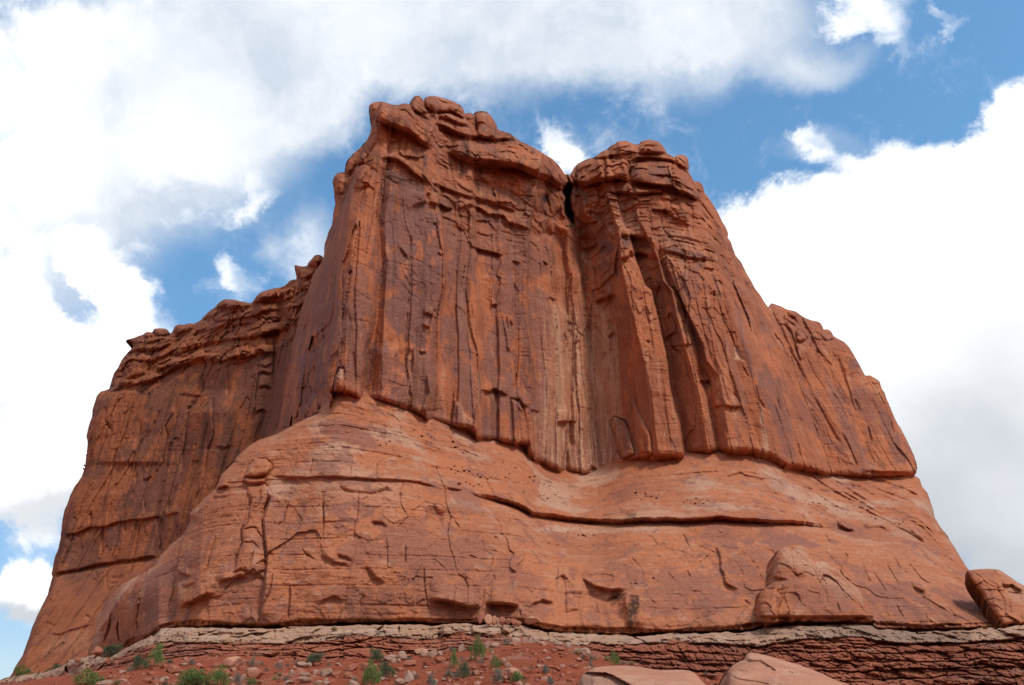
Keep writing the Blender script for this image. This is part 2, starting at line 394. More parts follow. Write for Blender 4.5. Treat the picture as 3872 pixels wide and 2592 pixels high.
# ------------------------------------------------------------------ materials
def rock_mat(name, base, orange, varn, pale, stain=(.035, .02, .015), bscale=1.0, bump=0.6, vstreak=0.25, rough=0.9):
    m = bpy.data.materials.new(name); m.use_nodes = True; nt = m.node_tree; N = nt.nodes; L = nt.links
    bs = N['Principled BSDF']; bs.inputs['Roughness'].default_value = rough; bs.inputs['Specular IOR Level'].default_value = .18
    tc = N.new('ShaderNodeTexCoord'); P = tc.outputs['Object']
    def nz(scale, sx_=1, sy_=1, sz_=1, d=6, r=.6):
        mp = N.new('ShaderNodeMapping'); L.new(P, mp.inputs[0]); mp.inputs[3].default_value = (sx_, sy_, sz_)
        n = N.new('ShaderNodeTexNoise'); L.new(mp.outputs[0], n.inputs[0]); n.inputs['Scale'].default_value = scale
        n.inputs['Detail'].default_value = d; n.inputs['Roughness'].default_value = r; return n.outputs['Fac']
    def mr(v, a, b, c, d, t='SMOOTHSTEP'):
        n = N.new('ShaderNodeMapRange'); n.interpolation_type = t; L.new(v, n.inputs[0])
        for i, q in enumerate((a, b, c, d)): n.inputs[i+1].default_value = q
        return n.outputs[0]
    def mix(f, a, b, bt='MIX'):
        n = N.new('ShaderNodeMix'); n.data_type = 'RGBA'; n.blend_type = bt
        for i, q in ((0, f), (6, a), (7, b)):
            if hasattr(q, 'is_linked'): L.new(q, n.inputs[i])
            else: n.inputs[i].default_value = q if i == 0 else (*q, 1) if len(q) == 3 else q
        return n.outputs[2]
    def mul(a, b):
        n = N.new('ShaderNodeMath'); n.operation = 'MULTIPLY'
        for i, q in enumerate((a, b)):
            if hasattr(q, 'is_linked'): L.new(q, n.inputs[i])
            else: n.inputs[i].default_value = q
        return n.outputs[0]
    at_ = N.new('ShaderNodeAttribute'); at_.attribute_name = 'stain'
    sp = N.new('ShaderNodeSeparateColor'); L.new(at_.outputs[0], sp.inputs[0])
    c = mix(mr(nz(.09*bscale, d=7), .38, .62, 0, 1), base, orange)
    c = mix(mul(sp.outputs[1], mr(nz(.5, 1, 1, 2.5), .25, .6, .7, 1)), c, pale)
    c = mix(mul(sp.outputs[0], mr(nz(.8, 1, 1, .5), .2, .5, .7, 1)), c, varn)
    c = mix(mr(nz(.9, 1, 1, .06, 5), .35, .75, 0, vstreak), c, tuple(q*.6 for q in base))
    c = mix(mr(nz(2.2*bscale, 1, 1, 3.0, 8, .7), .3, .7, .0, .35), c, tuple(min(1, q*1.5) for q in base))
    c = mix(mr(nz(.55*bscale, .12, .12, 9, 5, .7), .42, .66, 0, .30), c, tuple(q*.62 for q in base))
    c = mix(mr(nz(4.5*bscale, 1, 1, .5, 6, .75), .52, .72, 0, .35), c, tuple(min(1, q*1.35) for q in orange))
    c = mix(mul(sp.outputs[2], mr(nz(1.2, 1, 1, .12), .3, .55, .35, 1)), c, stain)
    sc = N.new('ShaderNodeMapRange'); L.new(nz(2.4*bscale, 1, 1, 1.3, 8, .82), sc.inputs[0]); sc.inputs[3].default_value = .32; sc.inputs[4].default_value = 1.62
    vm = N.new('ShaderNodeVectorMath'); vm.operation = 'SCALE'; L.new(c, vm.inputs[0]); L.new(sc.outputs[0], vm.inputs[3])
    L.new(vm.outputs[0], bs.inputs['Base Color'])
    h = N.new('ShaderNodeMath'); h.operation = 'ADD'
    L.new(nz(1.6*bscale, 1, 1, 1.6, 8, .68), h.inputs[0]); L.new(mul(nz(.7*bscale, .35, .35, 5, 6, .6), .6), h.inputs[1])
    b = N.new('ShaderNodeBump'); b.inputs['Strength'].default_value = bump; b.inputs['Distance'].default_value = .5
    L.new(h.outputs[0], b.inputs['Height']); L.new(b.outputs[0], bs.inputs['Normal'])
    return m
def soil_mat(name, a, b_, grit, scale=1.0, bump=.5):
    return rock_mat(name, a, b_, grit, grit, bscale=scale, bump=bump, vstreak=0.0)

M_cliff = rock_mat('cliff_sandstone', (.38, .124, .060), (.54, .172, .072), (.150, .089, .088), (.66, .41, .26), vstreak=.5)
M_wall = rock_mat('wall_sandstone', (.29, .088, .038), (.39, .122, .050), (.115, .056, .048), (.5, .25, .14), vstreak=.3)
M_ped = rock_mat('slickrock', (.40, .135, .065), (.50, .170, .075), (.21, .092, .076), (.53, .33, .225), vstreak=.15)
M_pale = rock_mat('pale_ledge_rock', (.47, .25, .155), (.54, .31, .20), (.33, .21, .155), (.60, .40, .275), bscale=2, bump=.7, vstreak=.05)
M_beds = rock_mat('red_bedded_rock', (.34, .098, .052), (.43, .135, .070), (.18, .06, .042), (.46, .25, .17), bscale=2, bump=.7, vstreak=.1)
M_soil = soil_mat('red_soil', (.33, .072, .030), (.41, .10, .045), (.5, .22, .14), 2.5, .8)
M_bould = rock_mat('boulder_sandstone', (.46, .19, .11), (.55, .24, .14), (.26, .16, .12), (.62, .36, .24), bscale=4, bump=.4, vstreak=0)

butte = empty('sandstone_butte', (0, 100, 15))
tag(butte, 'huge red sandstone butte with fluted cliffs and two rounded summits on a slickrock base', 'butte')
def attach(o):
    o.parent = butte; o.matrix_parent_inverse = __import__('mathutils').Matrix.Translation((0, -100, -15)); return o
# ================================================================== TOWER CLIFF
ZC = 50.0                                    # height of the bedding plane the cliffs stand on
tower_sky = Z1((215,1370),(245,1300),(250,1210),(275,1130),(300,1080),(310,1000),(330,920),(318,850),(305,760),(320,715),(350,695),(398,690),(405,640),(420,600),(460,550),(520,500),(560,455),(585,400),(592,340),(580,250),(578,195),(600,175),(650,165),(700,172),(750,190),(800,192),(840,180),(875,190),(890,160),(915,130),(945,124),(970,140),(980,165),(990,135),(1020,123),(1055,120),(1110,135),(1160,150),(1210,170),(1250,195),(1275,225),(1285,260),(1300,252),(1330,252),(1345,268),(1360,245),(1400,237),(1440,242),(1480,270),(1505,310),(1520,345),(1530,375),(1580,390),(1620,400),(1665,435),(1700,460),(1760,490),(1850,540),(1930,590),(1970,630),(2000,670),(2020,702),(2045,702))
tower_sky += Z2((480,508),(498,512),(515,480),(525,455),(560,425),(620,400),(680,385),(730,345),(775,325),(800,300),(830,285),(850,262),(880,262),(910,260),(950,275),(990,292),(1010,285),(1025,265),(1060,255),(1095,250),(1140,262),(1175,285),(1195,315),(1215,355),(1265,385),(1290,365),(1320,358),(1355,368),(1375,395),(1378,440),(1375,490),(1400,530),(1415,560),(1450,560),(1475,580),(1488,610),(1492,640),(1530,690),(1560,740),(1590,790),(1625,860),(1650,900),(1668,945),(1660,970),(1690,1010),(1700,1060),(1720,1110),(1760,1160),(1800,1230),(1830,1280),(1860,1340),(1900,1390),(1930,1440),(1962,1490))
tower_sky += Z9((357,280),(380,256),(410,270),(440,278),(480,295),(545,312),(590,345),(640,368),(700,382),(712,400),(722,430),(750,428),(770,440),(785,468),(820,490),(855,510),(890,545),(920,590),(945,640),(970,690),(995,735),(1030,732),(1060,750),(1088,770),(1100,810),(1125,860),(1145,910),(1170,960),(1195,1020),(1230,1080),(1260,1140),(1290,1200),(1315,1260),(1330,1310),(1337,1350),(1330,1380),(1315,1398))
contact = Z9((1315,1398),(1190,1402),(1060,1402),(960,1398),(850,1396),(720,1385),(640,1355),(560,1340),(470,1333))
contact += Z4((2090,1290),(2040,1255),(1980,1225),(1900,1205),(1830,1192),(1700,1190),(1550,1190),(1450,1200),(1380,1210),(1310,1237),(1230,1225),(1100,1225),(950,1255),(860,1280),(820,1310),(760,1330),(710,1350),(610,1360),(540,1345),(420,1325),(350,1300),(290,1275),(235,1255),(225,1210),(190,1195),(180,1140),(90,1135),(0,1125))
contact += Z3((1540,1310),(1370,1290),(1345,1240),(1300,1215),(1200,1205),(1150,1195),(1080,1170),(1000,1160),(985,1130),(950,1110),(900,1090),(830,1080),(760,1050),(700,1020),(640,1005),(580,1010),(520,1010),(480,985),(440,960),(400,945),(350,935),(305,950))
tower_left = Z3((290,1040),(270,1330)) + Z5((2150,1420),(1830,1420),(1790,1290),(1830,1250),(1860,1100),(1900,900),(1930,700),(1960,560),(1990,450),(2030,350),(2060,240),(2130,150))
T = Layer(tower_sky+contact+tower_left, rough=2.2, seed=1); T.drip = True; T.gk = .7

G = [  # fluting guides bottom -> top (polyline, extra depth at the foot, extra depth at the top, batter)
 (Z5((1800,1400),(1860,1100),(1930,700),(2000,430),(2060,250),(2150,60)), 'Y183', 0, .03),
 (Z3((60,1200),(60,900),(140,500),(170,300),(230,0))+Z1((300,1150),(330,900)), 'Y150', 0, .04),
 (Z3((240,1100),(250,850),(262,650),(310,420),(335,100),(340,0))+Z1((375,1200),(400,1000),(410,850),(440,640)), 'Y128', 0, .05),
 (Z3((275,950),(268,870),(285,650),(330,400),(350,100),(370,0))+Z1((395,1200),(420,1000),(440,850),(475,640),(600,350)), 'Y112.5', 0, .05),
 (Z3((385,940),(395,600),(410,300),(450,60))+Z1((440,1400),(450,1200),(500,950),(560,830),(590,700),(640,400)), -.6, -.3, .06),
 (Z3((495,985),(530,620),(585,250),(598,0))+Z1((610,1250),(622,1020),(650,900),(678,700),(692,600),(720,400)), .0, 0., .06),
 (Z3((520,1005),(572,620),(622,380),(660,0))+Z1((650,1250),(632,1050),(656,900),(682,700),(698,600),(730,400)), 2.6, .4, .06),
 (Z3((650,1005),(672,620),(668,380),(700,0))+Z1((690,1250),(680,1050),(700,900),(730,700),(760,600),(800,400)), .4, .2, .06),
 (Z3((880,1090),(905,900),(930,600),(960,400),(1040,150),(1070,0))+Z1((1070,1300),(1050,1050),(1020,950),(1000,600)), .2, .2, .06),
 (Z3((985,1120),(1000,900),(1010,600),(1030,400),(1110,150),(1118,0))+Z1((1110,1300),(1095,1050),(1060,960),(1050,600)), -.4, -.2, .06),
 (Z3((1030,1160),(1070,900),(1085,600),(1090,400),(1130,150),(1135,0))+Z1((1130,1300),(1110,1050),(1090,960),(1080,600)), 1.3, .5, .06),
 (Z3((1190,1190),(1215,800),(1202,500),(1192,300),(1198,0))+Z1((1222,1200),(1230,1050),(1212,900),(1200,600)), .9, .3, .06),
 (Z3((1205,1190),(1225,800),(1215,500),(1205,300),(1210,0))+Z1((1236,1200),(1242,1050),(1224,900),(1212,600)), .1, .1, .06),
 (Z3((1345,1225),(1345,700),(1340,300),(1330,100))+Z1((1320,1350),(1310,950),(1300,600)), -.4, -.2, .06),
 (Z3((1400,1270),(1412,700),(1380,300),(1370,100))+Z1((1350,1350),(1340,950),(1330,600)), .8, .2, .06),
 (Z3((1495,1310),(1492,700),(1488,450),(1478,300),(1515,100),(1505,0))+Z1((1480,1450),(1480,1150),(1500,900)), .7, .1, .06),
 (Z3((1515,1310),(1512,700),(1502,450),(1500,300),(1530,100),(1525,0))+Z1((1500,1450),(1500,1150),(1520,900)), -.5, -.2, .06),
 (Z3((1640,1330),(1608,980),(1592,500),(1592,100))+Z1((1586,1450),(1586,1250),(1596,1100),(1650,900)), -.9, -.3, .06),
 (Z3((1656,1330),(1630,980),(1614,500),(1612,100))+Z1((1606,1450),(1604,1250),(1612,1100),(1670,900)), 1.2, .3, .06),
 (Z3((1745,1335),(1740,1000),(1740,700),(1692,300),(1690,150))+Z1((1700,1450),(1700,1150),(1750,900)), .6, .0, .06),
 (Z3((1765,1380),(1770,1000),(1760,700),(1720,300),(1710,150))+Z1((1720,1450),(1720,1150),(1770,900)), .6, .0, .06),
 (Z3((1800,1440),(1840,1150),(1875,900),(1895,500),(1860,100),(1850,0))+Z1((1850,1450),(1810,1250),(1790,1150),(1830,900)), -.5, -.5, .06),
 (Z3((1960,1500),(2000,1060),(2010,800),(1985,400),(1920,220),(1900,0))+Z1((1930,1450),(1900,1300),(1900,1150),(1920,900)), -.6, .8, .07),
 (Z3((1990,1505),(2020,1060),(2025,800),(2000,400),(1975,220),(1960,0))+Z1((1980,1450),(1960,1300),(1950,1150),(1980,900)), 1.2, 1.8, .07),
 (Z3((2040,1512),(2050,1060),(2045,700),(2050,400),(2030,220),(2010,0))+Z1((2030,1450),(2000,1300),(2000,1150),(2020,900)), .2, .4, .07),
 (Z3((2200,1545),(2190,1060),(2150,700),(2110,400),(2090,220),(2070,0))+Z1((2100,1450),(2070,1300),(2060,1150),(2060,900)), 0.2, .8, .07),
 (Z4((690,1350),(650,950),(620,600),(590,300),(560,100))+Z2((540,1400),(530,1250),(530,1100),(520,900)), .8, 1.8, .07),
 (Z4((800,1312),(825,920),(795,560),(770,300),(700,100),(670,0))+Z2((650,1300),(640,1200),(620,1000),(560,800)), 1.0, 2.4, .07),
 (Z4((920,1262),(960,900),(910,560),(880,300),(845,100),(835,0))+Z2((815,1250),(795,1050),(770,900),(700,700)), -1.4, -2.4, .08),
 (Z4((1095,1225),(1050,800),(1000,560),(940,300),(885,100),(860,0))+Z2((835,1250),(815,1050),(795,900),(730,700)), -3.4, -4.0, .09),
 (Z4((1275,1228),(1235,1000),(1175,720),(1140,450),(1080,200),(1035,0))+Z2((990,1330),(940,1180),(880,1000),(820,850),(780,700)), -3.2, -3.0, .09),
 (Z4((1300,1237),(1262,1000),(1200,720),(1160,450),(1100,200),(1055,0))+Z2((1010,1330),(955,1180),(895,1000),(840,850),(800,700)), 1.2, 1.2, .09),
 (Z4((1380,1212),(1325,850),(1260,450),(1195,200),(1180,0))+Z2((1110,1300),(1070,1130),(1000,1000),(930,850),(880,700)), -.2, -1.0, .10),
 (Z4((1460,1200),(1400,850),(1340,600),(1280,400),(1215,150),(1190,0))+Z2((1120,1290),(1085,1130),(1020,1000),(950,850),(900,700)), -2.4, -4.2, .10),
 (Z4((1535,1190),(1490,950),(1425,650),(1395,420),(1290,150),(1230,0))+Z2((1170,1330),(1100,1150),(1080,1000),(1020,850),(960,700)), 1.4, -.8, .11),
 (Z4((1610,1190),(1570,860),(1545,640),(1440,520),(1415,390),(1340,230),(1230,50))+Z2((1220,1350),(1150,1200),(1130,1000),(1080,800)), -2.6, -3.5, .12),
 (Z4((1740,1192),(1715,850),(1645,600),(1550,280),(1490,50),(1480,0))+Z2((1450,1400),(1385,1200),(1300,1000),(1250,800)), -2.6, -2.8, .13),
 (Z4((1765,1192),(1738,850),(1670,600),(1575,280),(1515,50),(1505,0))+Z2((1480,1400),(1420,1200),(1330,1000),(1280,800)), -1.4, -1.4, .13),
 (Z4((1870,1200),(1860,800),(1790,600),(1700,350),(1625,200),(1570,0))+Z2((1540,1300),(1480,1100),(1400,900),(1330,700)), -2.2, -2.4, .15),
 (Z4((1910,1208),(1895,850),(1830,600),(1740,350),(1650,200),(1590,0))+Z2((1560,1300),(1500,1100),(1420,900),(1350,700)), -1.0, -1.2, .15),
 (Z4((2060,1272),(1965,950),(1885,700),(1795,400),(1725,150),(1700,0))+Z2((1650,1250),(1580,1050),(1500,850)), -1.5, -1.5, .18),
 (Z4((2230,1310),(2100,950),(1985,600),(1885,350),(1800,100))+Z2((1700,1300),(1620,1080)), -.8, -1.2, .22),
 (Z9((650,1362),(520,1050),(440,800),(380,520),(300,360),(230,220)), -1.8, -1.2, .24),
 (Z9((710,1382),(590,1050),(490,800),(400,520),(330,360),(270,220)), -.1, .4, .24),
 (Z9((850,1392),(730,1050),(610,800),(545,600),(470,450),(380,320)), -1.6, .5, .26),
 (Z9((950,1395),(860,1100),(700,820),(640,640),(560,440),(500,300)), -1.2, -.6, .28),
 (Z9((965,1395),(880,1100),(722,820),(662,640),(585,440),(530,300)), -.4, 0, .28),
 (Z9((1060,1398),(955,1000),(810,600),(740,440),(700,380)), -.8, -.6, .30),
 (Z9((1190,1400),(1055,1000),(925,700),(860,560),(820,480)), -.4, -.2, .32),
 (Z9((1305,1398),(1150,1000),(1020,740),(960,650)), -.2, 0, .34),
 (Z9((1322,1398),(1175,1000),(1048,745),(990,650)), .8, .8, .34),
 (Z9((1350,1380),(1210,1020),(1095,770),(1030,650)), 1.0, 1.0, .36),
]
for k_ in range(21, 36):
    a_, b_ = G[k_][1], G[k_][2]; q_ = 1.8 if k_ < 27 else 1.12
    G[k_] = (G[k_][0], a_*q_, b_*q_, G[k_][3])
def guide_Y(Lr, G, fade_y=None):
    ys = Lr.ys; n = len(G)
    P = np.zeros((n, len(ys))); Y0 = np.zeros(n); ob = np.zeros(n); ot = np.zeros(n); sl_ = np.zeros(n); yb = np.zeros(n); yt = np.zeros(n)
    for k, (g, a, b, s_) in enumerate(G):
        g = np.array(g); g = g[np.argsort(-g[:, 1])]
        x = g[:, 0]; y = g[:, 1]
        e = (x[-1]-x[-2])/(y[-1]-y[-2]+1e-6)*.8; e = np.clip(e, -.6, .6)
        yy = np.concatenate([[y[0]+900], y, [y[-1]-900]]); xx = np.concatenate([[x[0]], x, [x[-1]-900*e]])
        P[k] = np.interp(ys, yy[::-1], xx[::-1])
        rz0 = ray(x[0], y[0])[1]
        if isinstance(a, str): Y0[k] = float(a[1:]); a = 0
        else: Y0[k] = ZC/rz0
        ob[k] = a; ot[k] = b; sl_[k] = s_; yb[k] = y[0]; yt[k] = y[-1]
    out = np.zeros_like(Lr.Y); U = np.zeros_like(Lr.Y)
    for j, y in enumerate(ys):
        x = np.maximum.accumulate(P[:, j]+np.arange(n)*1.0)
        h = np.clip((yb-y)/(yb-yt), 0, 1.0); f = 1.0
        if fade_y is not None: f = fade_y(x, y)
        off = (ob*(1-h)+ot*h)*f
        rz = np.interp(x, Lr.xs, Lr.rz[j])
        Yk = (Y0+off-sl_*ZC)/(1-sl_*rz)
        jx = Lr.wx[j]
        out[j] = np.interp(jx, x, Yk); U[j] = np.interp(jx, x, np.arange(n))
    return out, U
capline = np.array(V((700,420),(860,400),(960,440),(1060,520),(1180,560),(1300,560),(1400,560),(1500,590),(1650,600),(1750,680),(1900,760),(2100,1000)))
def fadeT(x, y):
    c = np.interp(x, capline[:, 0], capline[:, 1]); return .12+.88*ss(y-c, -120, 60)
T.Y, TU = guide_Y(T, G, fadeT)
X, Yb, Zb = [a.copy() for a in T.pos()]
low = ss(T.py-np.interp(T.px, capline[:, 0], capline[:, 1]), -60, 120)       # 1 on the fluted wall, 0 in the bedded cap
# traced joints, slab edges, ledges
def st(z, *p, L=0., wl=40., R=0., wr=40., r=5.): T.step(z(*p), L, wl, R, wr, r)
# --- bedded upper part of the left summit (left side of travel = above when going left->right)
up = dict(r=14.)
def ledge(Lr, pts, out=2.0, w=60., under=1.0, wu=26., r=12., taper=45.):
    Lr.step(pts, -out, w, under, wu, r, taper)
ledge(T, Z1((600,330),(640,300),(680,330),(730,350),(800,372),(860,392),(910,425),(950,470),(1000,500),(1055,515)), 2.6, 90, 1.2, 40, 18)
ledge(T, Z1((1055,335),(1120,360),(1200,395),(1250,415),(1300,430),(1380,432),(1440,440),(1500,458),(1580,450),(1680,458)), 1.7, 40, .9, 20, 10)
ledge(T, Z1((1150,520),(1230,585),(1300,612),(1370,625),(1450,635),(1530,648),(1600,656),(1680,668),(1750,700),(1820,730),(1880,745),(1930,790),(1990,830)), 4.0, 75, 1.6, 45, 26)
ledge(T, Z1((1060,270),(1100,285),(1170,300),(1230,330),(1300,345),(1340,350)), 1.5, 40, .9, 14, 10)
T.groove(Z1((1070,340),(1075,420),(1072,520)), .8, 3.5)
T.groove(Z1((1045,250),(1048,290),(1035,325)), 1.6, 7)
T.groove(Z1((878,190),(920,240),(980,285),(1035,310)), 1.2, 7)
T.groove(Z1((985,160),(995,200),(1020,240),(1060,250)), 1.6, 6)
T.groove(Z1((1345,270),(1350,300),(1370,330),(1365,420)), .7, 6)
ledge(T, Z1((640,600),(700,590),(780,600),(850,640),(900,690),(960,740),(1010,790)), 1.1, 34, .6, 18, 7)
ledge(T, Z1((1000,915),(1050,925),(1100,930),(1160,960),(1205,975)), 1.6, 46, .8, 22, 8)
T.step(Z1((1000,830),(990,870),(1005,915)), .8, 18, -1.4, 60, 5)
ledge(T, Z1((1205,975),(1260,960),(1315,935),(1340,940),(1400,960),(1450,1000),(1560,1010),(1600,1060),(1700,1090),(1790,1130)), .9, 40, .5, 22, 7)
ledge(T, Z1((1010,760),(1100,790),(1200,840),(1320,880),(1450,900),(1560,940),(1680,990)), 1.0, 50, .5, 26, 8)
ledge(T, Z1((1300,1225),(1340,1240),(1400,1260),(1480,1280),(1585,1305)), 1.2, 40, .8, 20, 6)
T.step(Z1((1315,935),(1320,1000),(1318,1050),(1310,1200)), -.2, 30, 1.2, 60, 4)
T.groove(Z1((690,620),(675,720),(655,880),(630,1000),(628,1060)), 1.4, 5)
T.groove(Z1((540,610),(575,560),(600,520),(640,470)), .8, 6)
T.groove(Z1((1230,600),(1225,660),(1210,740)), .4, 5)
for p in ([(1090,620),(1088,650)], [(1205,900),(1210,980),(1205,1040)], [(1245,1100),(1225,1230),(1210,1380)], [(1480,1160),(1490,1260),(1475,1380),(1500,1440)], [(880,1130),(880,1250),(870,1370)], [(780,640),(782,665)], [(1560,960),(1558,1060)], [(1320,615),(1325,660)]):
    T.groove(Z1(*p), .5, 3.5, 25)
for p in ([(790,1230),(850,1300),(850,1340)], [(1050,1060),(1090,1080)], [(1080,1280),(1120,1310)], [(1620,1340),(1690,1365)], [(1850,1340),(1900,1380)], [(1700,640),(1720,690),(1790,720)]):
    ledge(T, Z1(*p), .5, 20, .3, 12, 4, 20)
T.pillow(Z1((580,195),(600,175),(700,172),(800,192),(880,195),(915,260),(925,330),(915,400),(860,392),(730,350),(660,310),(610,310),(585,260)), 2.2, 60)
T.pillow(Z1((890,165),(930,126),(965,140),(985,180),(1030,240),(960,260),(900,235),(880,200)), 1.6, 30, .5)
T.pillow(Z1((985,150),(1055,120),(1210,170),(1275,225),(1287,275),(1270,290),(1180,240),(1060,245),(1000,205)), 2.6, 40, .5)
T.pillow(Z1((1060,258),(1180,250),(1280,300),(1360,340),(1375,430),(1250,405),(1070,330)), 1.2, 35, .4)
T.pillow(Z1((1350,270),(1400,237),(1460,250),(1505,310),(1530,375),(1500,440),(1380,430),(1370,330)), 1.8, 40, .4)
T.pillow(Z1((1290,262),(1330,252),(1350,285),(1330,300),(1290,290)), .9, 14, .3)
T.pillow(Z1((1500,455),(1680,455),(1850,540),(1950,600),(2020,700),(2030,770),(1990,830),(1900,760),(1700,680),(1600,655),(1480,640),(1350,610),(1300,520),(1350,450)), 2.2, 75)
T.pillow(Z1((320,720),(350,695),(400,692),(415,760),(390,850),(345,850),(318,800)), 1.6, 30, .4)
T.pillow(Z1((420,600),(460,550),(530,520),(560,560),(540,620),(480,640),(440,720),(410,690)), 1.6, 36, .4)
T.pillow(Z1((470,660),(520,625),(580,640),(600,700),(575,790),(520,820),(460,800)), 1.2, 30, .2)
T.pillow(Z1((1290,640),(1500,660),(1700,690),(1860,760),(1990,880),(2010,950),(1930,1020),(1800,960),(1640,830),(1500,770),(1300,740)), 1.2, 60)
# cleft between the summits
cl = Z1((2020,705),(2048,705),(2070,760),(2095,790),(2075,880),(2085,960),(2100,1000),(2107,1080),(2080,1085),(2050,1055),(2010,1000),(2000,920),(2012,880),(1985,840),(2010,790),(2035,760))
T.recess(cl, 14.0, 26)
T.pillow(Z1((2008,870),(2050,940),(2050,1040),(1995,1000),(1990,930)), 1.5, 30)
ledge(T, Z1((1800,1100),(1850,1030),(1900,1010),(1960,1060),(2040,1095),(2110,1090)), -.4, 60, -1.4, 40, 20)
T.recess(Z1((1850,850),(1880,820),(1915,870),(1935,1000),(1900,1000),(1870,930)), 1.8, 18)
T.recess(Z1((1870,1180),(1830,1130),(1900,1080),(1950,1130),(1920,1240),(1880,1260)), 1.4, 22)
# --- right summit
ledge(T, Z2((500,560),(560,590),(620,600),(700,570),(755,560),(800,560),(860,548),(920,555),(935,575)), 3.2, 60, 1.3, 36, 20)
ledge(T, Z2((935,575),(1000,570),(1080,590),(1180,595),(1240,600),(1290,635),(1350,650),(1400,680),(1470,730)), 2.6, 70, 1.4, 30, 10)
ledge(T, Z2((770,640),(830,650),(900,645),(970,660),(1060,655),(1150,640),(1230,660)), 1.2, 30, .8, 22, 10)
ledge(T, Z2((930,415),(1000,390),(1080,385),(1170,400),(1250,410),(1300,440),(1360,490)), 1.8, 28, 1.0, 14, 8)
ledge(T, Z2((560,435),(640,410),(720,395),(800,375),(880,365),(1000,350)), 1.1, 28, .6, 14, 8)
ledge(T, Z2((780,330),(860,320),(940,300),(1000,300)), .9, 20, .5, 10, 6)
ledge(T, Z2((1000,360),(1060,345),(1130,355),(1210,365)), 1.3, 26, .8, 12, 8)
ledge(T, Z2((1020,300),(1080,290),(1150,300)), .8, 16, .5, 8, 5)
T.pillow(Z2((1005,300),(1060,255),(1140,262),(1195,320),(1210,360),(1100,345),(1010,355)), 2.0, 26, .3)
T.pillow(Z2((505,520),(560,430),(650,395),(745,395),(757,560),(620,600),(540,590)), 2.0, 45, .7)
T.pillow(Z2((757,400),(900,395),(935,420),(935,560),(860,552),(762,560)), 2.0, 34, .7)
T.pillow(Z2((940,430),(1100,395),(1250,420),(1240,590),(1100,590),(950,560)), 1.5, 40, .5)
T.pillow(Z2((1265,390),(1320,358),(1370,385),(1378,470),(1340,470),(1300,430)), 1.8, 24, .5)
T.pillow(Z2((1415,562),(1470,575),(1492,640),(1450,640)), 1.0, 18, .3)
T.pillow(Z2((765,570),(880,550),(965,590),(970,650),(860,650),(770,640)), 1.3, 24, .4)
T.pillow(Z2((970,590),(1100,590),(1180,600),(1170,650),(1060,660),(975,655)), 1.0, 20, .4)
T.pillow(Z2((530,600),(620,580),(700,600),(720,700),(680,760),(700,860),(600,880),(545,830),(515,720)), 2.4, 60)
T.pillow(Z2((1470,690),(1540,750),(1650,900),(1665,960),(1600,900),(1480,740)), 1.2, 20, .6)
T.step(Z2((1240,600),(1230,500),(1210,420)), -.2, 30, -1.2, 60, 6)
for p in ([(970,660),(980,760),(1000,900)], [(1090,700),(1080,830),(1110,960)], [(1250,640),(1240,740),(1290,800),(1300,870)], [(1400,720),(1410,860),(1400,960)], [(740,650),(770,760),(720,830),(750,900),(735,1000)], [(900,680),(910,800),(880,920),(840,980)], [(1480,640),(1475,720)], [(1490,780),(1560,980),(1620,1150)], [(1160,780),(1180,900),(1240,1000)], [(1540,1230),(1600,1390),(1620,1450)], [(1360,1140),(1380,1230)], [(1460,1080),(1490,1160),(1480,1250)]):
    T.groove(Z2(*p), .8, 5, 30)
T.pillow(Z2((740,760),(800,700),(830,800),(800,900),(840,980),(790,960),(750,880)), 1.0, 30)
T.pillow(Z2((1180,760),(1260,720),(1330,760),(1390,800),(1380,860),(1300,860),(1230,800)), 1.2, 26)
T.pillow(Z2((1560,1000),(1600,1080),(1590,1180),(1550,1080)), .8, 20)
# overhang bars where the flutes start
ledge(T, Z2((850,1010),(880,960),(960,965),(1040,980),(1100,1020),(1130,1070)), 1.3, 44, 1.4, 50, 8)
ledge(T, Z2((880,1120),(910,1130),(940,1110),(945,1060)), 1.2, 44, 2.0, 50, 8)
ledge(T, Z2((940,1110),(1000,1090),(1070,1110),(1090,1160)), .6, 34, 2.0, 60, 8)
ledge(T, Z2((1140,1060),(1230,1080),(1330,1110),(1400,1130),(1560,1145)), .9, 44, .5, 22, 6)
ledge(T, Z2((580,1050),(640,1060),(700,1010)), .8, 24, 1.0, 30, 6)
T.recess(Z2((540,960),(640,930),(700,1000),(690,1100),(620,1180),(560,1120)), 1.8, 40)
# --- flaked slabs and joints of the wall (Z3 / Z4 traces)
T.step(Z3((785,555),(800,650),(835,800),(870,860),(900,890),(900,1080)), -.1, 20, -1.3, 80, 4)
T.step(Z3((905,610),(905,720),(895,830)), -.3, 30, .9, 60, 4)
T.step(Z3((1000,800),(1020,950),(990,1000),(960,1080),(980,1110)), -.9, 50, .6, 30, 4)
ledge(T, Z3((945,635),(975,650),(1005,640)), .5, 20, .4, 14, 4, 14)
ledge(T, Z3((960,440),(990,465),(1020,465)), .8, 44, .4, 18, 5, 16)
ledge(T, Z3((965,370),(1000,360),(1040,380),(1060,320)), .7, 30, .3, 14, 5, 16)
ledge(T, Z3((1385,920),(1420,930),(1470,945),(1500,925),(1560,955),(1615,985)), 1.0, 50, .6, 22, 6)
ledge(T, Z3((1615,990),(1680,1000),(1710,1040),(1760,1060)), .9, 40, .5, 22, 6)
ledge(T, Z3((1765,1075),(1830,1090)), .7, 24, .5, 14, 5, 12)
ledge(T, Z3((1470,300),(1500,305),(1525,290)), .9, 24, .5, 18, 5, 14)
ledge(T, Z3((1905,235),(1940,270),(1970,250)), .9, 24, .9, 20, 6, 14)
ledge(T, Z3((1970,1170),(2020,1172),(2060,1165),(2120,1170)), .9, 50, .3, 18, 4, 14)
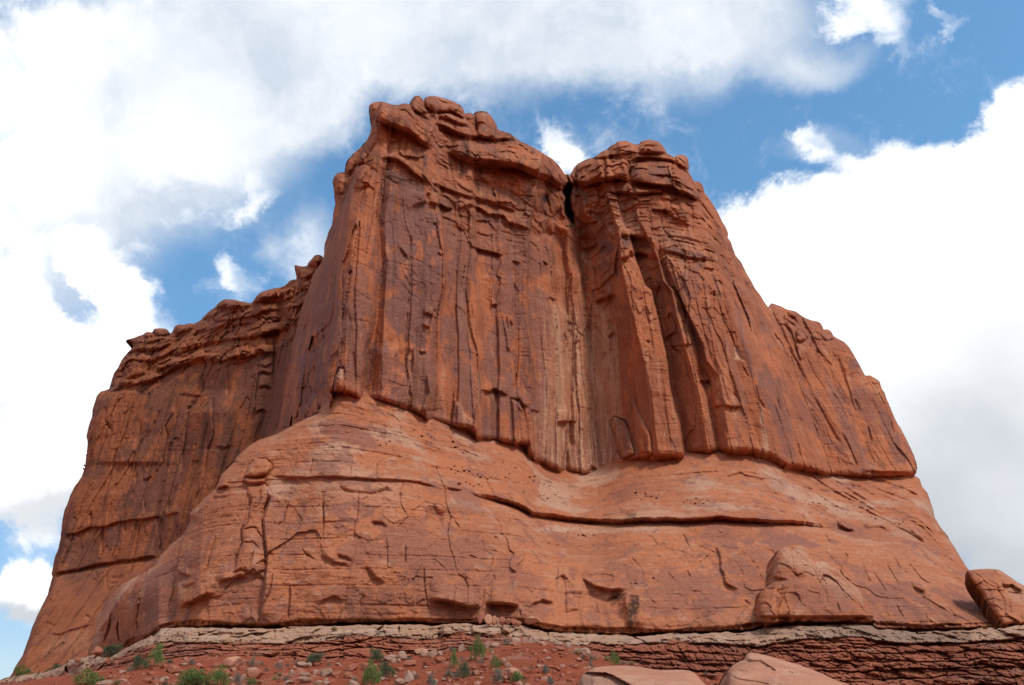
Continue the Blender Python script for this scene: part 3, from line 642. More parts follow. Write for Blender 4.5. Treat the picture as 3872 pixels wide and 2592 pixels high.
T.pillow(Z3((1970,1085),(2030,1080),(2050,1090),(2048,1168),(1972,1170)), .9, 8)
T.pillow(Z3((1180,1190),(1205,1010),(1250,1030),(1300,1120),(1360,1140),(1350,1200),(1300,1215)), .9, 14)
T.pillow(Z3((1620,1000),(1690,1005),(1740,1160),(1745,1330),(1650,1325),(1640,1150)), .8, 14, .3)
T.pillow(Z3((330,830),(360,770),(388,770),(395,860),(385,940),(310,945)), 2.2, 26, .6)
T.recess(Z3((140,560),(240,470),(290,430),(320,330),(300,560),(262,640),(262,900),(290,1000),(150,1080),(60,1100),(60,900),(120,700)), 6.0, 60)
T.pillow(Z3((160,420),(200,310),(330,250),(320,330),(290,430),(240,480),(150,560)), 2.0, 30, .3)
T.pillow(Z4((800,970),(830,935),(900,965),(930,1020),(970,1170),(970,1210),(880,1250),(820,1080)), 2.6, 22, .8)
T.pillow(Z4((940,830),(970,780),(1010,900),(1090,1050),(1100,1210),(1000,1200),(960,1000)), 1.4, 20, .3)
T.recess(Z4((620,1350),(650,1270),(690,1290),(705,1350)), 2.0, 20)
T.recess(Z4((1700,400),(1740,400),(1790,500),(1790,530),(1700,510)), .9, 14)
T.recess(Z4((1880,240),(1910,215),(1950,250),(1975,350),(1900,350)), .5, 12)
T.recess(Z4((1430,480),(1530,620),(1560,700),(1540,1000),(1500,700),(1450,600)), 1.2, 20)
ledge(T, Z4((1560,860),(1620,845),(1680,855),(1755,852)), .8, 40, .5, 20, 5, 14)
ledge(T, Z4((1240,420),(1320,410),(1410,400)), .6, 34, .4, 18, 6, 14)
ledge(T, Z4((670,90),(740,60),(820,30),(850,40)), 1.6, 44, 1.6, 46, 8)
ledge(T, Z4((770,340),(800,320),(835,295)), .6, 24, .6, 24, 5, 14)
ledge(T, Z4((1450,650),(1490,680),(1530,650)), .9, 24, .9, 24, 5, 14)
for p in ([(1610,590),(1650,760),(1660,850)], [(1680,600),(1730,750)], [(1480,50),(1530,200),(1580,320),(1620,400),(1650,500)], [(1860,680),(1890,800),(1960,900)], [(2020,780),(2060,900)], [(2070,560),(2150,700),(2220,880)], [(500,430),(560,380),(580,500),(600,700),(640,950)], [(380,480),(400,420),(410,250)], [(755,450),(745,520)], [(2170,1100),(2200,1240)], [(1770,560),(1820,640)], [(1690,740),(1740,790),(1760,850)], [(30,180),(35,300)], [(1000,70),(1030,60)], [(1060,375),(1095,380)]):
    T.groove(Z4(*p), .8, 4.5, 30)
# right buttress hollows
T.recess(Z9((440,400),(500,470),(540,600),(580,640),(560,560),(520,440),(470,380)), 3.0, 16)
T.recess(Z9((460,330),(540,340),(560,390),(520,380)), 2.2, 12)
T.pillow(Z9((540,440),(570,430),(610,495),(570,515),(540,500)), 1.6, 14, .4)
T.pillow(Z9((560,560),(585,610),(575,640),(550,600)), 1.0, 10, .3)
for p in ([(360,290),(400,340),(470,480),(560,680),(600,760)], [(430,340),(560,430)], [(690,460),(740,510)], [(640,850),(690,930),(760,1060),(840,1200)], [(830,1090),(900,1220),(950,1360)], [(930,880),(960,980)], [(1010,1060),(1040,1180)], [(550,990),(640,1120)], [(800,580),(870,780),(940,980)], [(1010,760),(1060,800),(1140,980),(1200,1140)]):
    T.groove(Z9(*p), 1.1, 5.5, 40)
ledge(T, Z9((960,1360),(1060,1368),(1180,1375),(1310,1380)), .7, 30, .4, 10, 6)
# rock texture relief
X, Yb, Zb = [a.copy() for a in T.pos()]
u = X*.9; 
face = .5+.5*low
n = fbm(X/14, Yb/14, Zb/34, 4, 11)
T.Y += 1.3*n*face
w1 = fbm(X/9, Yb/9, Zb/20, 3, 20)
fc = facet((X+.5*Yb)/4.0+.5*w1, Zb/42+.4*w1, 21, 1.0); T.Y += 1.05*fc*(.45+.55*low)
fc = facet((X+.5*Yb)/1.7+.3*w1, Zb/6.5, 22, 1.2); T.Y += .18*fc*ss(w1, -.4, .3)
fc = facet((X+.5*Yb)/.8, Zb/2.0, 23, 1.2); T.Y += .13*fc*ss(fbm(X/5, Yb/5, Zb/9, 3, 24), -.1, .3)
fl = terr(fbm(X/4.5, Yb/4.5, Zb/30+n, 2, 21, .4), 4, .05)
T.Y += .6*fl*(.35+.65*low)
T.Y += .16*fbm(X/1.1, Yb/1.1, Zb/1.9, 5, 31, .65)
right0 = ss(T.px, 2150, 2300)
bed = fbm(X/22, Yb/22, Zb/1.9+.8*vn(X/9, Yb/9, Zb/9, 5), 3, 41, .6)
bl = ss(bed, -.35, .35); T.Y += (1-low)*(.35+.45*right0)*(bl-.5)+low*.10*bed
bg_ = np.exp(-(np.abs(fbm(X/30, Yb/30, Zb/3.4, 2, 44))/.035)**2); T.Y += bg_*(.35*(1-low)+.12*low)*ss(vn(X/11, Yb/11, Zb/6, 46), -.3, .3)
jn = vn((X+.4*Yb)/3.4+.10*fbm(X/2, Yb/2, Zb/5, 3, 55), 0*X, Zb/130, 51); T.Y += low*.5*np.exp(-(np.abs(jn)/.022)**2)*ss(vn(X/9, Yb/9, Zb/22, 53), -.3, .1)
jn = vn((X+.4*Yb)/1.5+.12*fbm(X/2, Yb/2, Zb/4, 3, 56)+31, 0*X, Zb/60, 57); T.Y += low*.18*np.exp(-(np.abs(jn)/.03)**2)*ss(vn(X/7+7, Yb/7, Zb/15, 58), -.1, .4)
jh = vn(X/40, 0*X, Zb/2.6+.25*fbm(X/4, 0*X, Zb/3, 3, 59), 54); T.Y += .15*np.exp(-(np.abs(jh)/.03)**2)*ss(vn(X/6, Yb/6, Zb/5, 52), .1, .5)
lf_ = 1-ss(T.px, 1190, 1260); T.Y += lf_*(3.0*facet(T.px/46+.002*T.py, T.py/260, 67, 1.2)+1.2*facet(T.px/24, T.py/70, 68, 1.4))
T.Y += (1-low)*.8*facet(X/3.6, Zb/2.3, 69, 1.5)
# fractured right summit
fr = ss(T.px, 2050, 2250)*ss(T.py, 850, 1000)*(1-ss(T.py, 1100, 1500))
T.Y += fr*(1.1*facet(X/4.5, Zb/12, 61, 1.4)+.35*facet(X/2, Zb/2.6, 64, 1.6))
cols = (.5-np.abs(vn((X)/1.7+.2*fbm(X/3, 0*X, Zb/9, 3, 66), 0*X, Zb/90, 65)))*2; alc = ss(T.px, 2010, 2080)*(1-ss(T.px, 2330, 2400))*ss(T.py, 1000, 1200)
T.Y -= alc*.5*cols
# undercut at the foot of the cliff
dc, _, tc_, Lc = T.dist(resample(contact, 8), 40, warp=False)
T.Y += 1.5*np.exp(-(dc/5.)**2)+.5*np.exp(-(dc/14.)**2)-.25*np.exp(-((dc-22)/14.)**2)*(dc < 39.9)
T.roll(34, 3.2, resample(tower_sky, 7))
T.roll(9, 1.2, resample(tower_sky, 7))
# ---- colour: desert varnish and the left hollow's shade (r), pale fresh rock (g), black seep stain and the cleft's shade (b)
vn1 = fbm(X/7, Yb/7, Zb/13, 5, 71, .6); vs = fbm(X/1.3, Yb/1.3, Zb/30, 4, 73, .55)
right = ss(T.px, 2000, 2250)
T.r[:] = ss(vn1+.35*vs-.10*right+.10*(1-right), .06, .13)*(.75-.25*right)*(.45+.55*low)
T.mask('r', Z3((640,0),(1110,0),(1100,150),(1020,400),(1005,640),(900,600),(800,540),(700,420),(660,330),(640,280),(790,200),(650,120)), .95, 10)
T.mask('r', Z1((690,640),(760,660),(900,720),(980,790),(1000,900),(1100,1000),(1110,1200),(1130,1560),(640,1560),(640,1380),(740,1300),(650,1150),(640,1060),(660,900)), .95, 10)
T.mask('r', Z1((820,720),(960,760),(980,850),(850,830)), .5)
T.mask('r', Z3((1200,0),(1300,0),(1330,200),(1310,400),(1345,700),(1380,1200),(1230,1010),(1215,600)), .8, 10)
T.mask('r', Z3((350,0),(590,0),(560,500),(500,930),(400,900),(400,500)), .55, 10)
T.mask('r', Z3((1500,0),(1590,0),(1600,600),(1600,900),(1510,860),(1500,500)), .75, 10)
T.mask('r', Z3((40,700),(150,560),(250,600),(255,880),(150,1060),(60,1100)), .9, 10)  # shade of the left hollow, put into the colour with the varnish tone
T.mask('r', Z3((680,650),(780,660),(880,800),(880,1080),(700,1000)), .6, 10)
T.mask('r', Z3((1010,420),(1080,380),(1090,900),(1150,1180),(990,1140)), .6, 10)
T.mask('r', Z1((1360,770),(1450,800),(1600,840),(1560,880),(1440,840)), .8, 8)
T.mask('r', Z1((1340,980),(1480,1000),(1560,1050),(1560,1120),(1480,1100),(1360,1020)), .9, 8)
T.mask('r', Z1((1600,1050),(1700,1100),(1820,1250),(1860,1450),(1600,1550),(1590,1250)), .7, 10)
T.mask('r', Z1((990,640),(1060,700),(980,640),(900,560),(880,480),(1000,620)), .6, 8)
T.mask('r', Z1((1050,850),(1160,870),(1210,960),(1090,930)), .8, 8)
T.mask('r', Z2((940,450),(1100,400),(1240,430),(1290,600),(1180,590),(960,560)), .75, 10)
T.mask('r', Z2((1290,600),(1450,640),(1480,740),(1350,660)), .7, 8)
T.mask('r', Z2((860,960),(960,965),(1060,1000),(1130,1080),(1100,1070),(1000,1050),(900,1060)), .95, 6, 10)
T.mask('r', Z2((1140,1020),(1350,1060),(1480,1090),(1560,1140),(1420,1140),(1220,1080)), .9, 8, 14)
T.mask('r', Z2((690,1000),(780,960),(830,1000),(820,1100),(700,1110)), .9, 8, 14)
T.mask('r', Z2((640,1150),(810,1130),(860,1400),(860,1560),(640,1560)), .55, 20)
T.mask('r', Z2((1370,1150),(1500,1170),(1520,1240),(1420,1230)), .7, 8)
T.mask('r', Z2((1760,1260),(1820,1290),(1930,1440),(1880,1400)), .95, 6)
T.mask('r', Z4((800,450),(930,520),(1010,760),(970,900),(850,900)), .55, 16)
T.mask('r', Z4((820,970),(900,970),(930,1040),(960,1170),(900,1190)), .9, 8, 8)
T.mask('r', Z4((1700,150),(1760,200),(1850,500),(1900,800),(2020,1200),(1990,1200),(1900,900),(1760,400)), .8, 12)
T.mask('r', Z4((1850,580),(2060,620),(2090,760),(2050,1000),(1960,900),(1900,760)), .75, 14)
T.mask('r', Z4((870,150),(980,190),(1010,240),(900,180)), .7, 8)
T.mask('r', Z9((280,560),(440,780),(520,1060),(560,1280),(460,1300),(330,900)), .75, 14)
T.mask('r', Z9((700,740),(860,820),(980,1180),(1060,1280),(920,1280),(800,1000)), .65, 14)
T.mask('r', Z9((860,600),(940,620),(980,720),(900,700)), .8, 8)
T.mask('r', Z9((1060,860),(1150,950),(1300,1300),(1200,1330),(1100,1100)), .75, 12)
T.mask('r', Z9((290,370),(330,390),(350,480),(310,450)), .8, 8, 8)
# pale, freshly broken rock in the central alcove
st_ = np.clip(fbm(X/.55, Yb/.55, Zb/40, 4, 83, .6)*2.2+.45, 0, 1)
T.mask('r', Z3((1900,0),(2343,0),(2343,1560),(1800,1440),(1890,900)), -.75, 30)
ox = T.g.copy(); T.mask('g', Z3((1910,250),(2010,320),(2030,620),(2010,1060),(1965,1500),(1830,1440),(1890,1000),(1920,600)), 1.0, 20)
T.mask('g', Z4((200,850),(420,980),(630,1000),(830,940),(780,1310),(610,1360),(400,1320),(240,1250)), .8, 24)
T.mask('g', Z4((600,250),(740,260),(790,500),(830,900),(640,960),(600,600)), .7, 24)
T.mask('g', Z3((2030,220),(2100,250),(2150,600),(2070,700),(2040,500)), .45, 20)
T.g *= .35+.65*st_
T.g[:] = np.maximum(T.g, ss(T.px, 2020, 2070)*(1-ss(T.px, 2320, 2370))*ss(T.py, 1080, 1240)*(.35+.65*st_)*ss(fbm(X/3, Yb/3, Zb/25, 4, 84), -.7, -.2))
T.r *= 1-.8*alc*st_
T.r[:] = np.maximum(T.r, alc*(1-st_)*.55*ss(T.py, 1550, 1650))
T.mask('g', Z4((1700,410),(1740,400),(1790,500),(1790,528),(1710,510)), 1.0, 6, 6)
T.mask('g', Z4((1190,1035),(1205,1035),(1205,1085),(1190,1085)), 1.0, 3, 3)
T.mask('g', Z4((1885,860),(1925,880),(1985,1190),(1920,1190)), .8, 8, 8)
T.mask('g', Z3((345,770),(390,770),(395,860),(335,840)), .8, 8, 8)
T.mask('g', Z3((1210,1010),(1260,1030),(1320,1150),(1200,1150)), .5, 8, 8)
T.mask('g', Z2((740,760),(900,700),(1000,850),(980,980),(850,900),(770,960)), .35, 24)
T.mask('g', Z2((1100,850),(1250,900),(1400,950),(1500,1100),(1200,1050)), .3, 24)
T.mask('g', Z2((540,1080),(640,1080),(700,1170),(660,1220),(560,1150)), .5, 16)
T.mask('g', Z1((1700,700),(1800,760),(1850,900),(1720,800)), .35, 16)
# orange scars where the varnish has flaked away, fine streaks below the joints
fk = fbm(X/2.4, Yb/2.4, Zb/3.6, 5, 86, .6)+.25*fbm(X/.7, Yb/.7, Zb/2.5, 3, 87)
T.r *= 1-.9*ss(fk, .25, .31)
fk2 = fbm(X/1.6+4, Yb/1.6, Zb/9, 5, 88, .6); T.r[:] = np.maximum(T.r, .85*ss(fk2, .28, .34)*(1-alc)*(1-.5*right))
T.g[:] = np.maximum(T.g, .35*ss(fbm(X/1.1, Yb/1.1, Zb/12, 4, 89), .22, .4))
T.b[:] = np.maximum(T.b, .32*ss(fbm(X/.9, Yb/.9, Zb/26, 4, 90), .12, .42)*(1-.6*alc)*(1-.5*right)+.30*(1-low)*ss(fbm(X/6, Yb/6, Zb/6, 4, 91), -.1, .3))
# black seeps under the rim
for p, v in (([(1240,430),(1330,440),(1340,600),(1260,590)], .8), ([(1235,590),(1285,600),(1290,720),(1230,740)], 1.0), ([(1420,600),(1640,640),(1640,670),(1450,650)], .8),
             ([(1840,620),(1960,640),(1960,760),(1900,740)], .8), ([(1820,830),(1930,850),(1940,960),(1840,930)], 1.0), ([(1500,560),(1640,570),(1640,620),(1500,620)], .5),
             ([(1350,440),(1530,440),(1540,470),(1380,460)], .9), ([(700,260),(780,260),(780,340),(700,330)], .5), ([(1660,560),(1740,580),(1740,670),(1640,660)], .7),
             ([(1370,290),(1395,290),(1395,430),(1365,420)], .9), ([(1880,990),(1990,1000),(1990,1060),(1880,1060)], .4), ([(1300,1130),(1400,1150),(1380,1220),(1310,1200)], .5),
             ([(520,500),(560,500),(550,600),(500,620)], .6), ([(640,220),(860,250),(900,360),(720,330)], .35), ([(1450,690),(1700,720),(1680,800),(1460,760)], .35)):
    T.mask('b', Z1(*p), v, 18, 16)
for p, v in (([(500,560),(560,580),(900,540),(930,560),(760,560),(620,605)], .8), ([(940,570),(1240,590),(1240,610),(940,600)], .7), ([(530,600),(660,620),(640,760),(560,720)], .6),
             ([(700,640),(900,640),(1200,640),(1180,700),(900,680),(760,680)], .45), ([(1250,720),(1400,760),(1380,860),(1280,860)], .5), ([(960,400),(1180,400),(1180,430),(960,430)], .5), ([(590,1180),(840,1130),(830,1200),(700,1260)], .4)):
    T.mask('b', Z2(*p), v, 18, 16)
T.mask('b', cl, .9, 10, 6)  # shade inside the deep cleft, painted in with the stain colour
tower = attach(T.build('tower_cliff', M_cliff, None, 22, 4))
del T

# ================================================================== REAR WALL
wall_sky = Z5((2230,60),(2160,100),(2130,130),(2105,110),(2070,112),(2050,140),(2030,165),(2025,185),(1990,190),(1965,185),(1940,180),(1945,205),(1950,240),(1955,275),(1935,275),(1905,285),(1895,300),(1860,322),(1800,332),(1750,345),(1715,358),(1690,380),(1670,410),(1655,430),(1590,420),(1540,408),(1480,405),(1440,430),(1410,465),(1360,500),(1320,545),(1285,565),(1230,565),(1215,572),(1175,570),(1150,585),(1140,615),(1110,645),(1112,620),(1095,600),(1050,595),(1015,600),(1005,625),(965,620),(940,640),(900,650),(870,665),(832,675),(830,685),(870,695),(880,715),(855,745),(825,775),(800,810),(780,850),(750,890),(735,940),(720,995),(665,1012),(640,1040),(625,1080),(608,1130),(605,1180),(590,1220),(580,1260),(570,1310),(580,1340),(572,1400),(560,1450),(545,1530))
wall_sky += Z6((578,0),(570,60),(560,120),(545,180),(500,240),(470,300),(450,360),(430,410),(415,470),(405,560),(400,600),(385,660),(365,720),(350,790),(342,830),(350,845),(335,900),(320,960),(280,1040),(250,1100),(220,1170),(195,1240),(170,1310),(150,1370),(110,1430),(80,1490),(50,1530),(10,1590))
W = Layer(wall_sky+[(20, 2720), (1150, 2720), (1300, 2100), (1420, 1500), (1420, 1000)], rough=2.0, seed=2); W.drip = True; W.gk = .7
GW = [
 (Z6((10,1590),(170,1300),(250,1100),(330,930),(345,840),(400,590),(430,400),(500,230),(560,120))+Z5((560,1400),(590,1200),(625,1070),(720,980),(760,860),(850,740)), 'Y236', 0, .06),
 (Z6((120,1500),(330,1000),(380,830),(430,600),(470,400),(560,230),(620,100))+Z5((620,1400),(650,1200),(690,1070),(780,980),(830,860),(900,740)), 'Y232', 0, .06),
 (Z6((560,1500),(600,1100),(690,780),(720,520),(740,300),(800,80))+Z5((850,1500),(920,1300),(950,1100),(1100,800),(1250,560)), 'Y226', 0, .06),
 (Z6((1000,1500),(1040,1100),(1060,720),(1080,430),(1150,200),(1200,0))+Z5((1200,1400),(1230,1150),(1340,1000),(1350,800),(1420,500)), 'Y216', 0, .06),
 (Z6((1500,1500),(1400,900),(1300,430),(1400,100),(1430,0))+Z5((1400,1400),(1400,1150),(1520,1000),(1540,700),(1600,400)), 'Y206', 0, .06),
 (Z5((1600,1500),(1650,1300),(1700,1000),(1700,800),(1720,400)), 'Y200', 0, .06),
 (Z5((1640,1500),(1690,1300),(1770,1000),(1800,800),(1850,300)), 'Y201.5', 0, .06),
 (Z5((1800,1500),(1850,1100),(1930,700),(2000,300),(2060,150)), 'Y190', 0, .06),
 (Z5((2100,1500),(2100,1100),(2100,700),(2120,300),(2140,100)), 'Y186', 0, .05),
]
W.Y, _ = guide_Y(W, GW)
# lower slope below the bedding contact leans out
wc = np.array(Z6((300,850),(350,838),(450,815),(600,790),(800,750),(1060,720),(1500,650)))
wy = np.interp(W.px, wc[:, 0], wc[:, 1]); below = np.clip(W.py-wy, 0, 700)
W.Y -= below*.085
def wl(z, pts, out=1.8, w=50, under=1.0, wu=22, r=8, taper=40): ledge(W, z(*pts), out*.65, w, under*.6, wu*.8, r, taper)
wl(Z6, [(342,838),(450,815),(600,785),(690,765),(800,745),(900,735),(1000,722),(1060,718)], 2.2, 60, 1.8, 14, 8)
wl(Z6, [(402,578),(480,570),(560,545),(600,525),(700,520),(780,490),(850,475),(960,465),(1080,450)], 1.8, 44, 1.2, 20, 6)
wl(Z6, [(1080,450),(1150,430),(1200,420)], 1.2, 30, .8, 16, 6)
wl(Z6, [(310,1225),(400,1225),(500,1190),(600,1165),(640,1160)], 1.0, 16, .8, 20, 5)
wl(Z5, [(905,985),(960,960),(1060,920),(1130,880),(1200,850),(1230,830)], 3.2, 40, 2.0, 30, 10)
wl(Z5, [(1000,890),(1060,870),(1120,850),(1180,845),(1300,820),(1400,820),(1450,820),(1530,800),(1620,785),(1700,780)], 2.4, 50, 1.6, 30, 10)
wl(Z5, [(820,935),(870,925),(930,930)], 1.6, 50, 1.2, 20, 6)
wl(Z5, [(1100,790),(1200,760),(1330,710),(1420,690),(1500,680),(1560,670),(1640,660),(1740,640),(1800,620),(1880,610),(1930,620)], 2.4, 50, 1.6, 26, 10)
wl(Z5, [(1250,640),(1330,620),(1420,600),(1520,580),(1600,570),(1700,560)], 1.6, 34, 1.0, 18, 8)
wl(Z5, [(1410,470),(1450,465),(1520,475),(1580,490),(1650,470)], 1.6, 34, 1.0, 16, 8)
wl(Z5, [(1700,420),(1760,410),(1830,395)], 1.4, 30, .8, 16, 6)
wl(Z5, [(925,700),(1000,690),(1060,670),(1110,650)], 1.4, 30, 1.0, 16, 6)
wl(Z5, [(860,745),(930,735),(1000,745),(1060,720)], 1.4, 30, .8, 16, 6)
wl(Z5, [(750,1010),(800,980),(860,965),(900,990)], 1.4, 30, .8, 20, 6)
wl(Z5, [(1160,1040),(1220,1035),(1300,1045),(1340,1040)], 1.0, 30, .8, 20, 6)
wl(Z5, [(1700,830),(1750,850),(1800,820)], 1.2, 24, .8, 16, 6); wl(Z5, [(1680,900),(1740,880),(1800,900)], 1.2, 24, .8, 16, 6)
wl(Z5, [(1690,990),(1750,980),(1810,1000)], 1.2, 24, .8, 16, 6); wl(Z5, [(1660,1160),(1720,1130),(1780,1160)], 1.2, 24, .8, 16, 6)
wl(Z5, [(1420,1370),(1480,1390),(1530,1360)], 1.4, 24, 1.0, 16, 6)
for p, A in (([(1005,625),(1020,600),(1095,600),(1112,630),(1080,650),(1015,650)], 1.8), ([(940,640),(965,620),(1005,625),(1005,655),(950,660)], 1.6), ([(1410,470),(1480,407),(1560,415),(1600,440),(1560,475),(1450,460)], 2.6),
    ([(1145,610),(1175,572),(1280,570),(1270,600),(1220,625),(1150,635)], 2.0), ([(1860,440),(1900,425),(1960,435),(1968,480),(1940,550),(1890,545),(1862,500)], 2.6), ([(1660,430),(1700,370),(1800,338),(1830,345),(1820,390),(1720,420)], 2.6),
    ([(1840,345),(1900,325),(1940,330),(1930,390),(1870,420),(1835,380)], 2.0), ([(2030,180),(2060,130),(2110,112),(2130,140),(2090,200)], 2.0), ([(1945,200),(2000,195),(2070,215),(2050,260),(1980,270),(1950,250)], 2.0),
    ([(1250,770),(1330,750),(1450,760),(1440,800),(1260,810)], 1.5), ([(1710,580),(1800,560),(1880,540),(1910,600),(1800,620),(1700,640)], 1.6), ([(830,680),(880,660),(940,650),(940,690),(870,700)], 1.2),
    ([(1980,290),(2050,275),(2030,340),(1970,350)], 1.6), ([(840,860),(930,750),(1000,780),(960,900),(860,920)], 1.6), ([(1480,770),(1560,720),(1640,700),(1640,760),(1500,800)], 1.4), ([(1400,520),(1450,480),(1560,500),(1560,540),(1420,560)], 1.4)):
    W.pillow(Z5(*p), A, 26, .6)
for p in ([(1340,900),(1340,1000),(1300,1070),(1240,1130),(1225,1250),(1210,1400),(1190,1560)], [(1400,1020),(1400,1200),(1410,1300),(1380,1400),(1340,1560)], [(1160,1040),(1150,1150),(1090,1240),(1110,1300),(1070,1470),(1030,1560)], [(930,1200),(920,1300),(880,1450),(850,1560)], [(1060,1120),(1010,1250),(930,1380)], [(1510,850),(1505,1000),(1500,1080)], [(1700,790),(1700,900),(1660,1250),(1640,1400)], [(1810,640),(1800,900),(1770,1290)], [(840,790),(900,740)], [(960,910),(1030,800),(1060,760)], [(700,1100),(690,1200),(750,1290)], [(1550,860),(1640,800),(1690,780)], [(1700,560),(1720,480)], [(1755,480),(1750,570)], [(1580,700),(1575,780)]):
    W.groove(Z5(*p), 1.6, 6, 40)
for p in ([(610,400),(590,560)], [(760,330),(720,420),(700,520)], [(870,330),(900,230),(910,130)], [(960,450),(965,330),(1000,240),(1060,100)], [(1085,440),(1060,560),(1070,640),(1060,700)], [(940,470),(905,620),(890,740)], [(690,520),(680,640),(670,720)], [(830,480),(830,560)], [(620,790),(640,850),(610,920)], [(880,740),(870,800),(840,850)], [(365,980),(390,930)], [(480,1320),(470,1400)], [(200,1240),(320,1150),(380,1180)], [(1180,230),(1130,350),(1100,440)], [(1340,250),(1280,380)], [(700,800),(720,960)], [(560,1100),(600,1120)], [(720,855),(800,850),(850,830)], [(720,890),(780,885)]):
    W.groove(Z6(*p), 1.3, 5, 30)
X, Yb, Zb = [a.copy() for a in W.pos()]
top = 1-ss(W.py-np.interp(W.px, *np.array(Z5((600,950),(900,1000),(1200,860),(1700,790),(2000,600))).T), -40, 60)
n = fbm(X/16, Yb/16, Zb/36, 4, 111); W.Y += 1.8*n
w1 = fbm(X/12, Yb/12, Zb/22, 3, 120)
W.Y += .95*facet((X-.6*Yb)/6.5+.5*w1, Zb/19+.4*w1, 121, 1.0)+.5*facet(X/2.6+.4*w1, Zb/7, 122, 1.3)*ss(w1, -.4, .3)+.22*facet(X/1.2, Zb/2.2, 123, 1.3)
W.Y += top*1.2*facet(X/5, Zb/3.2, 124, 1.3)
W.Y += .25*fbm(X/1.6, Yb/1.6, Zb/2.4, 5, 131, .65)
bed = fbm(X/26, Yb/26, Zb/2.4+.8*vn(X/10, Yb/10, Zb/10, 5), 3, 141, .6); W.Y += top*1.8*(ss(bed, -.3, .3)-.5)+(1-top)*.25*bed
W.Y += top*1.2*np.exp(-(np.abs(fbm(X/9, Yb/9, Zb/14, 3, 143))/.03)**2)
jn = vn(X/5.5+.12*fbm(X/3, 0*X, Zb/7, 3, 155), 0*X, Zb/150, 151); W.Y += (1-top)*.8*np.exp(-(np.abs(jn)/.03)**2)
wr_ = resample(wall_sky, 7); W.roll(26, 3.5, wr_); W.roll(8, 1.2, wr_)
vn1 = fbm(X/11, Yb/11, Zb/12, 5, 171, .6)+.3*fbm(X/2, Yb/2, Zb/30, 3, 172)
W.r[:] = ss(vn1, -.06, .03)*.75*(1-.35*top)*(1-.7*ss(below, 10, 80))
fk = fbm(X/4, Yb/4, Zb/4, 5, 186, .6); W.r *= 1-.85*ss(fk, .2, .27); W.b[:] = .35*ss(fbm(X/1.4, Yb/1.4, Zb/26, 4, 190), .08, .4)
W.mask('r', Z5((1650,780),(1930,640),(1900,900),(1850,1100),(1780,1300),(1640,1300),(1690,1000),(1520,950)), .85, 14)
W.mask('r', Z6((900,230),(1130,180),(1100,420),(980,450),(860,470)), .85, 14); W.mask('r', Z6((400,600),(680,560),(660,740),(400,800)), .7, 14)
W.mask('r', Z5((1410,1090),(1500,1100),(1520,1200),(1420,1200)), .8, 8); W.mask('r', Z6((700,520),(820,500),(800,640),(700,680)), .8, 8)
W.mask('r', Z6((460,880),(680,800),(690,1000),(500,1080)), .35, 30)
W.mask('g', Z6((330,1230),(560,1190),(620,1200),(600,1350),(240,1400)), .35, 24); W.mask('g', Z6((560,1100),(600,1110),(590,1130),(540,1130)), .5, 6, 6)
W.mask('b', Z5((1000,870),(1180,830),(1180,860),(1010,900)), .7, 10)
wallo = attach(W.build('rear_wall', M_wall, None, 26, 3))
del W
# ================================================================== PEDESTAL
ped_left = Z3((320,925),(290,960),(250,1040),(180,1095),(100,1140),(0,1190))+Z5((2100,1148),(2000,1200),(1900,1250),(1830,1290),(1760,1315),(1700,1335),(1640,1370),(1580,1420),(1530,1480),(1490,1510),(1455,1560))
ped_left += Z6((1560,80),(1490,130),(1460,190),(1430,260),(1350,330),(1290,390),(1258,430),(1268,470),(1220,560),(1150,620),(1110,660),(1060,710),(1030,760),(990,800),(900,850),(800,900),(730,970),(700,1010),(680,1060),(650,1110),(640,1180),(630,1250),(590,1340),(570,1440))
ped_right = Z8((1552,176),(1590,196),(1605,240),(1640,290),(1660,340),(1680,400),(1690,450),(1730,520),(1770,570),(1810,630),(1850,700),(1890,760),(1925,805),(2000,860),(2100,960),(2285,1060),(2500,1100),(3900,1085))
gap = Z6((590,1440),(800,1360),(940,1285),(1060,1215),(1180,1190),(1400,1188),(1700,1195),(2000,1190),(2285,1175))+Z7((300,1110),(600,1105),(830,1112),(870,1112),(1050,1110),(1200,1108),(1400,1116),(1520,1148),(1650,1172),(1900,1185),(2100,1187),(2343,1177))+Z8((240,1226),(400,1222),(520,1204),(620,1190),(680,1182),(900,1176),(1150,1172),(1260,1176),(1310,1208),(1550,1212),(1900,1206),(2100,1196),(2285,1172),(2500,1160),(3900,1140))
gap = [(x, y+14) for x, y in gap]
top_line = [(x, y-60) for x, y in contact[::-1]]       # runs on behind the foot of the cliff
tl = [p for p in top_line if p[0] > 1300]
outline = ped_left[::-1]+[(1330, 1430)]+[(x, y) for x, y in tl if x < 3400]+ped_right+gap[::-1]
P = Layer(outline, rough=2.2, seed=3)
# depth at the foot and at the bedding contact, by column
gx = np.array([g[0] for g in gap]); gy = np.array([g[1] for g in gap])
Y0x = np.array([300, 420, 520, 600, 760, 1000, 3000, 3872, 4200.]); Y0v = np.array([140, 132, 122, 109, 102, 100, 99, 100, 101.])
cx_ = np.array(contact[::-1]); cYv = ZC/ray(cx_[:, 0], cx_[:, 1])[1]
lx = np.array([380, 420, 540, 640, 720, 820, 980, 1130, 1220]); ly = np.array([2420, 2280, 2180, 2080, 1950, 1800, 1680, 1580, 1520]); lY = np.array([136, 131, 126, 113, 110, 110, 111, 112, 111.5])
rx_ = np.array([3480, 3560, 3660, 3760, 3872, 4200]); ry_ = np.array([1860, 2020, 2150, 2240, 2300, 2340]); rY = np.array([149, 141, 128, 119, 112, 110.])
tx = np.concatenate([lx, cx_[:, 0], rx_]); ty = np.concatenate([ly, cx_[:, 1], ry_]); tY = np.concatenate([lY, cYv+1.0, rY])
o_ = np.argsort(tx, kind='stable'); tx, ty, tY = tx[o_], ty[o_], tY[o_]
kern = np.ones(5)/5
